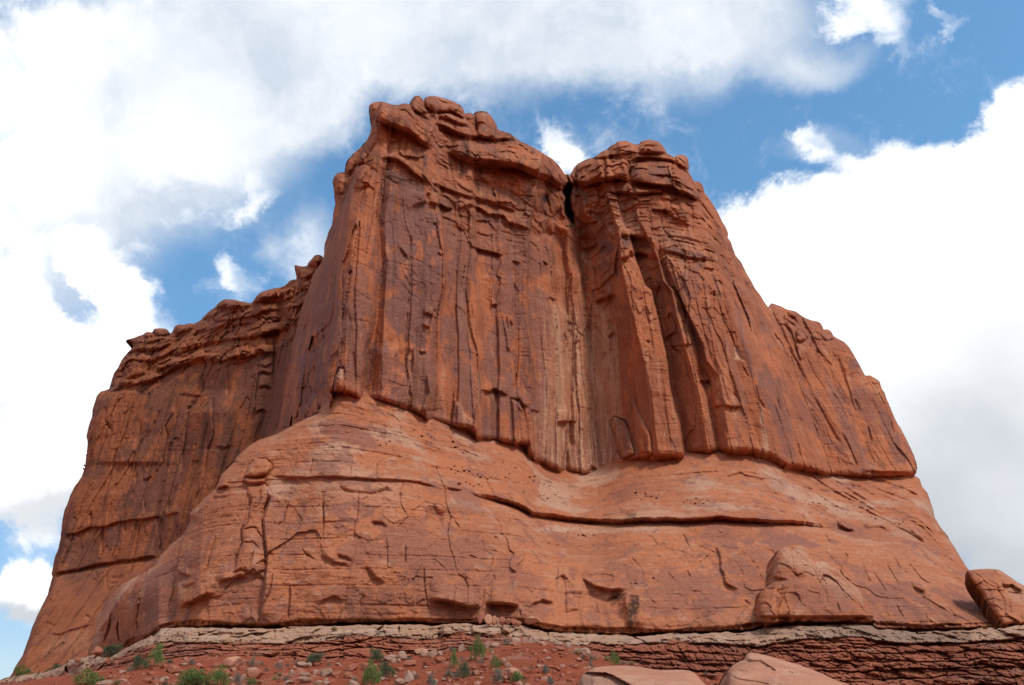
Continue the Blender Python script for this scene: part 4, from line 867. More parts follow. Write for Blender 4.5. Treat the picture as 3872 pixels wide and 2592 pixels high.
tY = np.convolve(np.pad(tY, 2, 'edge'), kern, 'valid')
ux = np.arange(200, 4300, 10.); kg = np.exp(-(np.arange(-12, 13)/5.)**2); kg /= kg.sum()
sm = lambda v: np.convolve(np.pad(np.interp(ux, tx, v), 12, 'edge'), kg, 'valid')
ty_s, tY_s = sm(ty), sm(tY)
yb = np.interp(P.wx, gx, gy-14); yt = np.interp(P.px, ux, ty_s); Yt = np.interp(P.px, ux, tY_s); Yb0 = np.interp(P.px, Y0x, Y0v)
t = (yb-P.py)/(yb-yt); t1 = np.clip(t, -.1, 1.0)
pw = np.interp(P.px, [600, 1300, 1900, 2200, 2800, 3400, 3872], [1.5, 1.6, 1.75, 1.7, 1.45, 1.3, 1.2])
P.Y = (Yb0+(Yt-Yb0)*np.sign(t1)*np.abs(t1)**pw+np.maximum(t-1, 0)*60).astype(np.float32)
def pl(z, pts, out=1.8, w=50, under=1.0, wu=22, r=8, taper=60):
    q = 1.0 if out > 1.5 else .6
    ledge(P, z(*pts), out*q, w, under*q, wu, r, taper)
_gr = P.groove
P.groove = lambda p, d=1.0, w=4.0, t=40.: _gr(p, d*.62, w*.62, t)
# buttress behind the left corner
P.step(Z6((960,800),(950,860),(930,940),(905,1040),(900,1110),(930,1180),(945,1260)), .0, 30, 9.0, 400, 6, 10) if False else None
bp = Z6((990,790),(960,860),(930,940),(905,1040),(900,1110),(930,1190),(950,1300),(500,1500),(500,900))
d, sd, tt, L = P.dist(bp, 30, True); P.Y += np.where(P.inside(bp, P.wx, P.wy), 3+5*ss(d, 0, 30), 0)
P.pillow(Z6((960,860),(900,860),(800,930),(760,1010),(770,1080),(800,1200),(810,1310),(930,1270),(905,1120),(920,1000)), 2.6, 34)
P.groove(Z6((735,1050),(745,1120),(720,1200),(690,1310)), 2.5, 12); P.groove(Z6((800,1080),(780,1180),(790,1260),(830,1310)), 2.2, 10)
# left corner faces
P.step(Z6((1270,470),(1200,640),(1185,780),(1180,900),(1170,1060),(1165,1180)), -.0, 30, 2.2, 110, 8)
pl(Z6, [(1180,790),(1200,830),(1250,845),(1280,830)], 1.2, 40, .8, 20)
pl(Z6, [(1200,900),(1240,910),(1300,880)], .9, 24, .6, 14)
pl(Z6, [(1170,1060),(1220,1040),(1300,1000),(1380,960),(1430,975)], 1.7, 50, 1.3, 60)
pl(Z6, [(1430,900),(1500,870),(1600,840),(1640,850),(1660,900)], 1.0, 40, 1.0, 50)
pl(Z6, [(1290,430),(1340,415),(1420,320),(1500,310),(1560,290)], 1.0, 60, .5, 30)
pl(Z6, [(1430,270),(1480,250),(1530,240)], 1.6, 24, 1.4, 20)
P.pillow(Z6((1620,175),(1650,110),(1700,68),(1760,62),(1800,90),(1803,130),(1775,170),(1700,185),(1640,182)), 1.7, 24, .4)
P.pillow(Z6((1620,215),(1610,195),(1640,180),(1760,190),(1755,215),(1700,235),(1650,225)), 1.2, 12, .4)
P.pillow(Z6((1640,240),(1700,230),(1760,225),(1808,300),(1770,370),(1745,480),(1750,590),(1770,700),(1762,800),(1700,830),(1600,800),(1545,820),(1590,690),(1612,620),(1605,540),(1660,360),(1640,290)), .9, 26, .25)
for p in ([(1660,300),(1665,350),(1640,500),(1605,540),(1612,620),(1580,690),(1545,800)], [(1725,240),(1730,330),(1715,380),(1670,385)], [(1690,510),(1720,560),(1745,610)], [(1605,540),(1680,520),(1740,530)], [(1612,625),(1680,620),(1730,660)], [(1690,660),(1660,760)], [(1440,560),(1400,700),(1370,800),(1330,850)], [(1920,340),(1880,480),(1830,520)], [(1925,890),(1920,1140)], [(1820,800),(1790,960),(1730,1080),(1720,1160)], [(1230,700),(1170,780)], [(2000,650),(2030,700),(2100,740)], [(1100,560),(1120,620)], [(2080,60),(2055,180)], [(2140,260),(2150,520)]):
    P.groove(Z6(*p), 1.0, 5, 30)
P.step(Z6((1770,230),(1790,330),(1750,460),(1755,600),(1775,700),(1760,900),(1720,1150)), -.8, 60, .9, 40, 6) 
pl(Z6, [(1775,178),(1850,178),(1930,180),(2050,190),(2150,186),(2285,186)], .7, 40, .7, 16, 5)
pl(Z6, [(1860,195),(1930,185),(1980,200),(2020,235)], .6, 30, .6, 26, 5)
pl(Z7, [(0,102),(100,100),(220,108),(400,112),(520,118),(590,127),(700,140),(850,180)], .8, 40, .9, 14, 5)
pl(Z7, [(860,176),(930,178),(1010,190)], .9, 40, .8, 14, 5)
# long shelf under the alcove
ledge(P, Z7((930,150),(1040,195),(1140,232),(1240,262),(1320,287),(1360,300),(1400,320),(1450,355),(1520,368),(1600,374),(1700,392),(1800,398),(1900,402),(2000,410),(2070,412),(2170,404),(2260,398),(2335,402))+Z8((60,477),(120,474),(200,468),(300,470),(400,475),(600,487),(740,494),(850,500),(920,512),(985,515),(1060,525),(1150,535)), 3.4, 66, 2.4, 13, 16, 320)
pl(Z8, [(1030,465),(1060,510),(1120,535),(1180,538)], 1.6, 44, 1.0, 20, 8)
pl(Z8, [(1180,480),(1240,520),(1340,520),(1420,560)], 1.2, 44, .8, 20, 8)
pl(Z8, [(1500,520),(1580,580),(1640,630)], 1.2, 44, .9, 20, 8)
pl(Z8, [(260,150),(330,172),(400,155),(450,175),(540,192),(660,206)], .9, 40, .5, 18, 5)
pl(Z8, [(690,110),(700,140),(740,200)], .5, 24, .5, 18, 5)
for p in ([(800,0),(830,90),(862,180),(870,270),(905,375),(885,480),(905,580),(932,650),(950,750)], [(955,760),(1005,790),(1030,850),(1018,975)], [(940,860),(925,975)], [(1145,850),(1120,1000)], [(600,125),(565,200),(575,300),(620,380)], [(285,180),(280,320),(255,420),(250,540)], [(50,180),(35,400),(40,540)], [(460,500),(475,600),(480,720),(540,730)], [(730,700),(730,860),(760,1010)], [(930,400),(975,450)], [(1285,190),(1340,290)], [(1130,100),(1170,160),(1215,240)], [(1430,420),(1520,470),(1560,515)], [(1030,630),(1090,650)], [(600,560),(605,700)], [(240,0),(225,100)], [(410,0),(395,100)], [(1200,760),(1210,800)], [(1380,1000),(1390,1050)]):
    P.groove(Z7(*p), .9, 4.5, 30)
pl(Z7, [(740,940),(850,945),(930,960),(1020,980),(1110,985),(1130,960)], 1.8, 60, 1.2, 60, 10)
pl(Z7, [(1130,955),(1180,962),(1260,962),(1320,972),(1390,985)], 1.8, 70, 1.6, 44, 10)
pl(Z7, [(1440,1010),(1480,960),(1540,940),(1630,960)], 1.0, 60, .8, 40)
P.recess(Z7((1620,680),(1650,660),(1700,720),(1720,800),(1800,865),(1890,850),(1950,865),(2100,870),(2115,1120),(1620,1080),(1625,780)), 1.2, 40)
P.pillow(Z7((1690,740),(1700,860),(1800,865),(1780,1000),(1700,1020),(1690,930)), .6, 16)
P.pillow(Z7((1640,715),(1700,730),(1710,790),(1660,770),(1630,790)), 1.0, 16)
pl(Z7, [(1780,790),(1830,810),(1890,848),(1960,862),(2030,868),(2110,870)], 1.8, 70, 1.0, 50, 8)
pl(Z7, [(1960,950),(2000,915),(2060,900)], .8, 40, .8, 40, 6)
P.step(Z7((2110,870),(2095,950),(2110,1050),(2100,1140)), -1.0, 80, .3, 40, 6) if False else P.step(Z7((2100,1140),(2110,1050),(2095,950),(2110,870)), .3, 40, -1.0, 80, 6)
pl(Z7, [(0,640),(60,640),(120,680),(180,690),(240,720)], .9, 30, .8, 26); pl(Z7, [(120,620),(200,640),(245,680)], .8, 30, .8, 26)
pl(Z7, [(330,700),(400,790),(470,830)], .9, 40, 1.0, 30); pl(Z7, [(360,400),(440,410),(480,440)], .6, 30, .8, 26)
pl(Z7, [(0,990),(40,940),(110,910),(160,930),(200,940)], .8, 40, .4, 20, 5)
P.recess(Z7((740,290),(800,280),(880,350),(860,430),(780,450),(720,400)), 1.2, 26)
P.recess(Z7((130,150),(220,180),(400,190),(470,150),(530,200),(440,230),(300,240),(180,220)), .8, 20)
P.recess(Z7((1200,480),(1240,500),(1250,540),(1190,520)), .6, 12)
for p in ([(215,640),(240,660),(265,710),(268,790),(290,820),(300,880),(345,912),(410,935)],):
    P.step(Z8(*p), -.2, 40, 1.0, 70, 4)
for p in ([(2,560),(70,660)], [(800,420),(850,500)], [(480,30),(530,110)], [(1120,220),(1160,270)], [(960,560),(1000,620)], [(1090,680),(1120,720)], [(1210,730),(1240,850),(1260,900)], [(1365,750),(1400,810),(1460,910)], [(1270,790),(1340,900),(1370,960)], [(1500,740),(1600,860),(1680,910)], [(1040,880),(1100,960)], [(1430,1020),(1490,1130)], [(1620,1080),(1650,1140)], [(1760,1020),(1840,1140)], [(1660,590),(1720,690),(1800,750)], [(1850,870),(1910,900)], [(430,1000),(470,1040)], [(40,800),(80,860)], [(520,820),(550,880)]):
    P.groove(Z8(*p), 1.0, 6, 30)
P.recess(Z8((1510,830),(1560,900),(1640,930),(1630,1000),(1560,1000),(1530,920)), 1.6, 20)
P.recess(Z8((1230,800),(1290,880),(1300,900),(1240,880)), 1.2, 14)
X, Yb, Zb = [a.copy() for a in P.pos()]
upz = ss(t, .45, .8)
rt = ss(P.px, 2700, 3300)
n = fbm(X/15, Yb/15, Zb/11, 4, 211); P.Y += 2.0*n
# diagonal gullies of the right shoulder
gl = fbm((X+.55*Zb)/4.2, Yb/40, Zb/22, 4, 221, .55); P.Y += rt*upz*3.4*np.abs(gl)
gj = fbm((X+.42*Zb)/5.5+3, Yb/60, Zb/60, 2, 223); P.Y += rt*.6*np.exp(-(np.abs(gj)/.02)**2)*ss(vn(X/8, Yb/8, Zb/8, 224), -.1, .3)
w1 = fbm(X/9, Yb/9, Zb/8, 3, 225); lowp = 1-ss(t, .4, .75)
P.Y += .45*facet(X/6.5+.6*w1, Zb/5.5+.5*w1, 226, 1.3)*(.25+.75*lowp)+.22*facet(X/2.6+.3*w1, Zb/2.0, 227, 1.4)*(.3+.7*lowp)*ss(w1, -.5, .2)+.13*facet(X/1.0, Zb/.7, 228, 1.4)
P.Y += .7*np.abs(fbm(X/8, Yb/8, Zb/4, 3, 229, .5))*(.4+.6*upz)
# thin bedding: long crisp little steps that follow the beds
for q_, (th, am) in enumerate(((2.3, .20), (.95, .06), (.45, .03))):
    bz = (Zb+.9*fbm(X/26, Yb/26, Zb/7, 3, 232+q_)+.10*fbm(X/2.4, Yb/2.4, Zb/2, 3, 236+q_))/th
    bf_ = bz-np.floor(bz); br = hsh(np.floor(bz).astype(np.int64), (0*bz).astype(np.int64), (0*bz).astype(np.int64), 240+q_)
    P.Y += am*(br-.5)*2*(.5+.5*upz)*ss(bf_, 0, .12)+am*1.1*np.exp(-(np.minimum(bf_, 1-bf_)*th/.09)**2)*ss(fbm(X/9, Yb/9, Zb/3, 3, 244+q_), -.15, .25)
P.Y += .20*fbm(X/1.3, Yb/1.3, Zb/1.1, 5, 231, .62)
bed = fbm(X/30, Yb/30, Zb/1.1+.6*vn(X/12, Yb/12, Zb/12, 5), 3, 241, .6); P.Y += .35*upz*bed
jn = vn(X/5.5+.15*fbm(X/3, 0*X, Zb/4, 3, 253), 0*X, Zb/60, 251); P.Y += .25*np.exp(-(np.abs(jn)/.015)**2)*ss(vn(X/9, Yb/9, Zb/14, 252), 0, .3)
# weathering pits in rows
for z, rows in ((Z7, [((1090,90),(1200,120),14), ((1270,100),(1500,150),14), ((1395,200),(1700,275),26), ((930,35),(1050,65),10), ((1480,120),(1640,215),8), ((950,150),(1140,165),14), ((1700,480),(1900,500),7), ((2100,800),(2340,830),7), ((2150,230),(2343,250),10)]),
                (Z3, [((900,1240),(1060,1310),10), ((1190,1330),(1340,1440),16), ((1150,1500),(1300,1530),10), ((600,1290),(760,1340),6), ((1450,1460),(1700,1540),10)]),
                (Z4, [((140,1480),(380,1545),14), ((200,1400),(410,1480),9), ((960,1500),(1180,1540),10)]), (Z8, [((1110,325),(1250,410),9), ((0,350),(200,350),8), ((1150,440),(1500,470),8)])):
    for (x0, y0), (x1, y1), c in rows:
        R_ = random.Random(int(x0+y0))
        for k in range(0, c, 1 if c < 9 else 2):
            q = (k+R_.random())/c; (sx0, sy0), = z((x0+(x1-x0)*q, y0+(y1-y0)*q+R_.gauss(0, 13)))
            rw = R_.choice([1.8, 2.4, 3., 3.6, 5.0]); rh = rw*R_.uniform(.5, .8); dp = R_.uniform(.4, 1.2)
            i0, i1 = np.searchsorted(P.xs, [sx0-16, sx0+16]); j0, j1 = np.searchsorted(P.ys, [sy0-14, sy0+14])
            if i1 > i0 and j1 > j0:
                e = ((P.px[j0:j1, i0:i1]-sx0)/rw)**2+((P.py[j0:j1, i0:i1]-sy0)/rh)**2
                P.Y[j0:j1, i0:i1] += dp*np.exp(-e*e)
# broken teeth and deep undercut at the foot
db = yb-P.py
tooth = terr(fbm(X/1.1, 0*X, Zb/.9, 3, 261, .6), 3, .1)
lip = 30+14*fbm(X/5, 0*X, 0*X, 3, 263)
P.Y += (1.0+1.6*np.abs(tooth))*ss(lip-db, 0, 8)*(1-ss(db, 60, 90))*.8
P.Y += 5.5*ss(15+6*tooth-db, 0, 14)
pr = resample(ped_left, 7); P.roll(70, 5.0, pr); P.roll(20, 2.0, pr)
pr = resample(ped_right[:14], 7); P.roll(50, 5.0, pr); P.roll(12, 1.4, pr)
# pigment
vn1 = fbm(X/8, Yb/8, Zb/7, 5, 271, .6)
P.r[:] = ss(vn1+.2*fbm(X/1.4, Yb/1.4, Zb/9, 3, 272)-.30*upz-.05, .0, .10)*.6
P.g[:] = np.clip(ss(vn1*-1+.25*fbm(X/20, Yb/20, Zb/1.4, 3, 274), .0, .35)*(.15+.75*upz), 0, 1)
for p, v in (([(120,100),(400,110),(520,190),(490,230),(300,180),(160,170)], .7), ([(50,260),(300,270),(440,290),(380,380),(250,430),(60,340)], .85), ([(710,290),(800,280),(880,370),(860,440),(720,450)], .85),
             ([(500,560),(590,520),(610,700),(500,690)], .6), ([(615,620),(700,600),(730,700),(700,830),(640,820)], .8), ([(765,650),(820,620),(845,690),(800,690)], .95), ([(850,630),(905,635),(905,700),(870,690)], .95),
             ([(0,860),(200,820),(380,860),(420,1000),(300,1050),(0,1040)], .5), ([(1700,860),(1790,870),(1780,1000),(1700,1010)], .7), ([(1700,700),(1770,700),(1760,800),(1710,790)], .6), ([(130,960),(230,1000),(60,1040)], .3)):
    P.mask('r', Z7(*p), v, 8)
for p, v in (([(60,740),(180,590),(250,640),(420,610),(500,560),(560,530),(780,560),(890,610),(980,640),(900,670),(720,660),(500,640),(380,680),(200,700)], .85), ([(480,450),(680,440),(700,480),(600,490)], .85), ([(0,830),(200,850),(300,1000),(300,1080),(60,1090),(0,1080)], .7),
             ([(1100,830),(1200,800),(1260,900),(1340,870),(1500,880),(1660,900),(1840,960),(1830,1030),(1760,1000),(1700,960),(1600,1080),(1300,1100),(1260,960)], .75), ([(1670,590),(1760,720),(1700,700)], .8), ([(230,150),(500,180),(740,200),(700,300),(300,260)], .25)):
    P.mask('r', Z8(*p), v, 8)
P.mask('r', Z3((330,1100),(400,1100),(600,1250),(680,1360),(560,1380),(400,1340),(200,1240)), .8, 10); P.mask('r', Z3((280,1350),(440,1400),(500,1480),(340,1490)), .7, 8); P.mask('r', Z3((520,1020),(640,1020),(720,1130),(620,1110)), .7, 8)
P.mask('r', Z6((1800,330),(1920,350),(1900,560),(1800,600),(1760,480)), .5, 14); P.mask('r', Z6((960,820),(1180,700),(1190,1080),(1160,1160),(960,1180),(900,1080)), .75, 14); P.mask('r', Z6((2080,80),(2250,60),(2285,160),(2100,170)), .7, 10)
for p, v in (([(560,60),(900,100),(1200,240),(1340,300),(1240,280),(900,180),(600,120)], .6), ([(1500,220),(1700,280),(2000,300),(2343,250),(2343,340),(2050,330),(1700,330),(1440,280)], .9), ([(1300,330),(1460,400),(1800,420),(2343,410),(2343,490),(1900,490),(1560,510),(1400,430)], 1.0), ([(870,200),(1100,260),(1240,350),(1180,380),(900,310)], .8), ([(120,180),(300,250),(480,210),(440,260),(280,290),(150,240)], .7)):
    P.mask('g', Z7(*p), v, 24)
P.mask('g', Z8((0,350),(300,340),(520,380),(600,420),(400,430),(0,410)), .9, 20); P.mask('g', Z8((860,520),(1100,540),(1300,600),(1600,600),(1580,640),(1300,660),(1050,600)), .6, 20); P.mask('g', Z8((1000,420),(1500,480),(1480,530),(1100,480)), .5, 20)
fk = fbm(X/2.6, Yb/2.6, Zb/2.2, 5, 286, .6); P.r *= 1-.85*ss(fk, .13, .20); P.g[:] = np.maximum(P.g, .45*ss(fbm(X/1.5, Yb/1.5, Zb/.7, 5, 287, .6), .18, .36)); P.r[:] = np.maximum(P.r, .7*ss(fbm(X/2.2, Yb/2.2, Zb/1.6, 5, 288, .6), .26, .32))
P.mask('b', Z7((2110,880),(2200,900),(2170,1130),(2100,1130)), .9, 12); P.mask('b', Z7((1620,860),(1640,660),(1660,670),(1650,860)), .4, 8); P.mask('b', Z7((2080,320),(2170,330),(2180,380),(2100,390)), .6, 8); P.mask('b', Z7((2000,870),(2110,870),(2100,930),(1990,1000)), .6, 14)
P.b[:] = np.maximum(P.b, ss(fbm(X/1.1, 0*X, Zb/30, 4, 281), .05, .4)*ss(190-db, 0, 150)*.30)
ped = attach(P.build('slickrock_pedestal', M_ped, None, 30, 5))
del P

# ================================================================== detached slabs
def slab(name, outline, Yf, depth, rollw, mat, seed, detail, label, cat, thick=10., gull=None, ch=None):
    S = Layer(outline, 1.3, seed, 2.4); S.Y[:] = Yf(S); S.gk = .5
    S.roll(rollw, depth)
    S.roll(rollw*.25, depth*.25)
    detail(S)
    X, Y_, Z_ = [a.copy() for a in S.pos()]
    S.Y += .9*fbm(X/7, Y_/7, Z_/6, 4, seed+300)+.6*facet(X/4, Z_/3.5, seed+310, 1.5)+.3*facet(X/1.5, Z_/1.2, seed+315, 1.4)+.15*fbm(X/1.2, Y_/1.2, Z_/1, 5, seed+320, .6)
    v = fbm(X/5, Y_/5, Z_/5, 5, seed+330, .6)
    S.r[:] = np.maximum(S.r, ss(v, .08, .2)*.5); S.g[:] = np.maximum(S.g, ss(-v, .08, .3)*.5)
    o = S.build(name, mat, None, thick, 1.5); tag(o, label, cat); return o
dome_o = Z8((512,1150),(500,1060),(515,1000),(530,950),(580,910),(605,890),(610,840),(625,780),(635,710),(650,670),(690,645),(750,632),(800,632),(840,650),(890,690),(930,730),(980,760),(1040,790),(1090,850),(1130,880),(1190,930),(1210,970),(1240,1030),(1270,1080),(1285,1110),(1275,1145),(1200,1158),(1000,1160),(850,1166),(700,1176),(560,1198))
def dome_d(S):
    S.recess(Z8((600,830),(700,850),(730,880),(600,890)), 1.2, 16)
    ledge(S, Z8((560,920),(640,900),(740,885),(860,870)), -.6, 40, -1.4, 60, 14)
    S.pillow(Z8((515,1000),(560,930),(640,930),(670,980),(650,1060),(660,1150),(560,1180),(505,1130)), 2.0, 30)
    S.step(Z8((655,1150),(645,1060),(700,960),(740,900)), .0, 30, -.8, 50, 6)
    for p in ([(700,660),(780,690),(880,780),(920,870),(970,960),(1000,1060)], [(730,690),(750,790),(790,860)], [(1010,830),(1100,930)], [(860,650),(930,740)]):
        S.groove(Z8(*p), .5, 5, 40)
    bx = np.array(dome_o); y_ = 2361+0*S.px; db = y_-S.py
    S.Y += 1.6*ss(34-db, 0, 10)*(1+.6*vn(S.px/22, S.py/14, 0*S.px, 8))+3*ss(12-db, 0, 12)
    S.mask('r', Z8((700,900),(1000,880),(1120,960),(1200,1090),(1000,1110),(740,1080)), .55, 14); S.mask('g', Z8((660,660),(820,640),(900,740),(1040,830),(900,850),(700,780)), .6, 14)
    S.mask('b', Z8((520,1080),(600,1000),(640,1100),(560,1160)), .35, 14); S.mask('g', Z8((880,730),(960,740),(1000,800),(900,770)), .9, 8)
slab('rock_slab', dome_o, lambda S: 96.2+np.clip((2361-S.py), 0, 600)*.030-1.4, 3.0, 80, M_ped, 5, dome_d, 'tall domed slab of orange rock leaning against the right part of the butte foot', 'rock slab', 8)
blk_o = Z8((1908,805),(1960,798),(2060,795),(2110,798),(2150,820),(2200,850),(2240,880),(2285,905),(2420,945),(2700,1000),(3000,1080),(3150,1150),(2285,1160),(2200,1160),(2150,1166),(2120,1130),(2040,1020),(1990,940),(1960,900),(1925,850))
def blk_d(S):
    S.step(Z8((2150,1160),(2100,1000),(2060,900),(1960,830)), .5, 60, 0.0, 30, 20, 30)
    ledge(S, Z8((2120,900),(2200,905),(2285,960)), 1.2, 30, .6, 24, 8)
    for p in ([(2010,850),(2100,900),(2150,1000),(2170,1150)], [(2190,1000),(2200,1100)], [(2130,830),(2240,930)], [(1950,870),(2080,1050)]): S.groove(Z8(*p), .8, 6)
slab('rock_block', blk_o, lambda S: 97.0+np.clip((2361-S.py), 0, 600)*.046, 1.6, 30, M_ped, 6, blk_d, 'angular rock block at the right edge, leaning on the sloping foot of the butte', 'rock block', 1.5)

# ================================================================== PALE LEDGE
ltop = Z6((-300,1600),(0,1535),(150,1500),(300,1480),(430,1430),(455,1400),(500,1395),(560,1380),(620,1362),(690,1372),(725,1380),(800,1335),(900,1285),(1020,1240),(1070,1195),(1200,1180),(1400,1180),(1700,1190),(2000,1185),(2285,1170))+Z7((300,1105),(600,1100),(830,1108),(870,1098),(1050,1102),(1200,1100),(1400,1108),(1520,1140),(1650,1165),(1900,1178),(2100,1180),(2343,1170))+Z8((240,1218),(400,1216),(520,1198),(620,1184),(680,1175),(900,1170),(1150,1165),(1260,1170),(1310,1200),(1550,1205),(1900,1200),(2100,1190),(2285,1165),(2500,1150),(3900,1125))
lbot = Z6((-300,1680),(0,1575),(200,1550),(380,1520),(440,1500),(480,1530),(560,1490),(640,1440),(715,1405),(725,1422),(850,1370),(960,1330),(1060,1295),(1250,1290),(1500,1310),(1700,1300),(1900,1310),(2285,1272))+Z7((150,1195),(300,1185),(500,1200),(840,1215),(860,1180),(1000,1170),(1100,1190),(1300,1195),(1400,1210),(1600,1240),(1750,1255),(1900,1255),(2343,1235))+Z8((200,1290),(400,1310),(520,1320),(640,1290),(750,1275),(900,1260),(1200,1250),(1320,1280),(1500,1295),(1900,1290),(2150,1270),(2285,1250),(2500,1240),(3900,1230))
LYx = np.array([-300, 0, 260, 400, 560, 700, 4300.]); LYv = np.array([172, 156, 133, 118, 104, 98.5, 97.])
E = Layer(ltop+lbot[::-1], rough=6, seed=7, step=2.4)
la = np.array(ltop); lb = np.array(lbot)
yt = np.interp(E.px, la[:, 0], la[:, 1]); yb = np.interp(E.px, lb[:, 0], lb[:, 1]); t = (E.wy-yt)/(yb-yt+1e-3)
base = np.interp(E.px, LYx, LYv)
E.Y = (base-4.5*np.clip(t, 0, 1)**.8).astype(np.float32)
X, Y_, Z_ = [a.copy() for a in E.pos()]
E.Y += 1.3*fbm(X/4, Y_/4, Z_/1.2, 4, 401, .6)+1.1*terr(fbm(X/2.6, Y_/2.6, Z_/.9, 4, 405, .6), 4, .1)*(.4+.8*ss(t, .4, .7))+.22*fbm(X/.7, Y_/.7, Z_/.4, 4, 409, .65)
E.Y += 1.0*facet(X/3.2, Z_/1.6, 431, 1.6)+.45*facet(X/1.2, Z_/.6, 433, 1.5)
E.Y += .9*ss(.12-t, 0, .12)+1.6*ss(t, .86, 1.0)
kn = np.maximum(0, fbm(X/1.7, Y_/1.7, Z_/1.4, 3, 411)); we, wc_ = worley(X/1.5+.4*fbm(X, 0*X, Z_, 3, 413), Z_/.8, 415); E.Y += .5*np.exp(-(we/.08)**2)*ss(t, .5, .8)-.7*(wc_-.5)*ss(t, .5, .8); E.Y -= 1.9*kn*ss(t, .45, .75)*ss(1800-np.abs(E.px-1900)*1.5, 0, 900)
for p in ([(440,250),(470,330)], [(1050,270),(1060,340)], [(1400,210),(1430,270)], [(620,200),(610,290)], [(1750,220),(1760,290)]): E.groove(B3(*p), 1.4, 5, 20)
E.groove(Z6((440,1440),(450,1490)), 2.5, 8, 10); E.groove(Z6((722,1370),(724,1425)), 3.5, 7, 10)
E.pillow(B3((1055,260),(1110,180),(1200,230),(1210,300),(1100,310)), 1.8, 12, .3); E.pillow(B3((1400,230),(1440,195),(1540,240),(1600,280),(1500,290),(1420,280)), 1.5, 10, .3); E.pillow(B3((1750,260),(1765,200),(1830,225),(1855,280),(1790,300)), 2.0, 10, .4)
gx_ = ss(fbm(X/9, Y_/9, Z_/1.5, 4, 421), -.1, .25)
E.r[:] = gx_*.55*ss(E.px, 700, 900); E.g[:] = ss(fbm(X/2, Y_/2, Z_/.7, 4, 425), 0, .3)*.7
E.b[:] = .25*ss(fbm(X/.8, Y_/.8, Z_/.8, 4, 427), .1, .4)
redm = ss(E.px, 3000, 3090)*(1-ss(E.px, 3290, 3330))
E.r[:] = np.maximum(E.r, redm*.8); E.b[:] = np.maximum(E.b, .4*ss(E.px, 3000, 3500)*ss(fbm(X/5, Y_/5, Z_/3, 3, 429), -.2, .2))
ledge_o = E.build('rock_ledge', M_pale, None, 32, 0)
tag(ledge_o, 'pale grey band of hard rock running under the foot of the butte', 'rock ledge')
del E

# ================================================================== RED THIN BEDS
btop = [(x, y-16) for x, y in lbot]
gtop = Z6((-300,1700),(0,1600),(300,1600),(600,1545),(760,1490),(1000,1425),(1180,1400),(1500,1390),(1800,1400),(2285,1430))+Z7((150,1345),(300,1350),(450,1370),(700,1320),(850,1280),(1000,1262),(1300,1235),(1500,1240),(1700,1265),(1850,1320),(2000,1360),(2343,1405))+Z8((150,1500),(330,1510),(700,1540),(1100,1600),(1400,1680),(2285,1750),(2500,1760),(3900,1790))
gt = np.array(gtop); bt = np.array(btop)
Bo = btop+[(x, y+70) for x, y in gtop[::-1]]
Bd = Layer(Bo, rough=2.5, seed=8, step=2.4)
yt = np.interp(Bd.px, bt[:, 0], bt[:, 1]); yb = np.interp(Bd.px, gt[:, 0], gt[:, 1]); t = (Bd.wy-yt)/(yb-yt+1e-3)
base = np.interp(Bd.px, LYx, LYv)
SL = np.interp(Bd.px, [0, 1500, 2400, 3100, 3900], [9, 7, 7, 10, 13.])
Bd.Y = (base-3.0-SL*np.clip(t, 0, 1.4)).astype(np.float32)
X, Y_, Z_ = [a.copy() for a in Bd.pos()]
rgt = ss(Bd.px, 2400, 3100)
zz = Z_+.5*fbm(X/9, 0*X, Z_/3, 3, 501)+.12*fbm(X/1.2, 0*X, Z_/1, 3, 502)
zz = zz+.35*fbm(X/3, 0*X, Z_/2, 3, 504)
xs_ = X+(.2+.6*rgt)*Z_+.5*fbm(X/2, 0*X, Z_/1.2, 4, 503)
e0, c0 = worley(xs_/(2.6-.5*rgt), zz/(.95-.2*rgt), 521); e1, c1 = worley(xs_/(1.1-.25*rgt)+7, zz/(.48-.1*rgt), 523)
li = np.floor(zz/1.0); lf = zz/1.0-li; hl = hsh(0*li.astype(np.int64), li.astype(np.int64), 0*li.astype(np.int64), 19)
Bd.Y += -1.7*(hl-.5)*ss(lf, 0, .15)+.9*np.exp(-(np.minimum(lf, 1-lf)/.08)**2)-1.0*(c0-.5)-.5*(c1-.5)+.6*np.exp(-(e0/.06)**2)+.25*np.exp(-(e1/.08)**2)-.4*np.sqrt(np.clip(e0*1.5, 0, 1))
bs_ = np.exp(-(np.abs(fbm(X/12, 0*X, zz/1.6, 2, 525))/.06)**2); Bd.Y += 1.0*bs_
Bd.Y += 1.0*terr(fbm(X/2.4, 0*X, Z_/1.1, 4, 505, .6), 4, .12)+.6*fbm(X/5, 0*X, Z_/3, 4, 507)+.18*fbm(X/.6, 0*X, Z_/.5, 4, 509, .65)
Bd.Y += 1.6*ss(.16-t, 0, .16)
Bd.r[:] = ss(fbm(X/6, 0*X, Z_/2, 4, 511), .1, .3)*.5; Bd.g[:] = ss(fbm(X/3, 0*X, Z_/.8, 5, 513, .6), .22, .4)*.6
Bd.b[:] = .22*ss(Bd.px, 3290, 3350)*ss(fbm(X/5, 0*X, Z_/5, 3, 517), -.35, .1)
beds = Bd.build('rock_outcrop', M_beds, None, 24, 0)
tag(beds, 'crumbling dark red outcrop of thin blocky beds beneath the pale ledge', 'rock outcrop')
del Bd

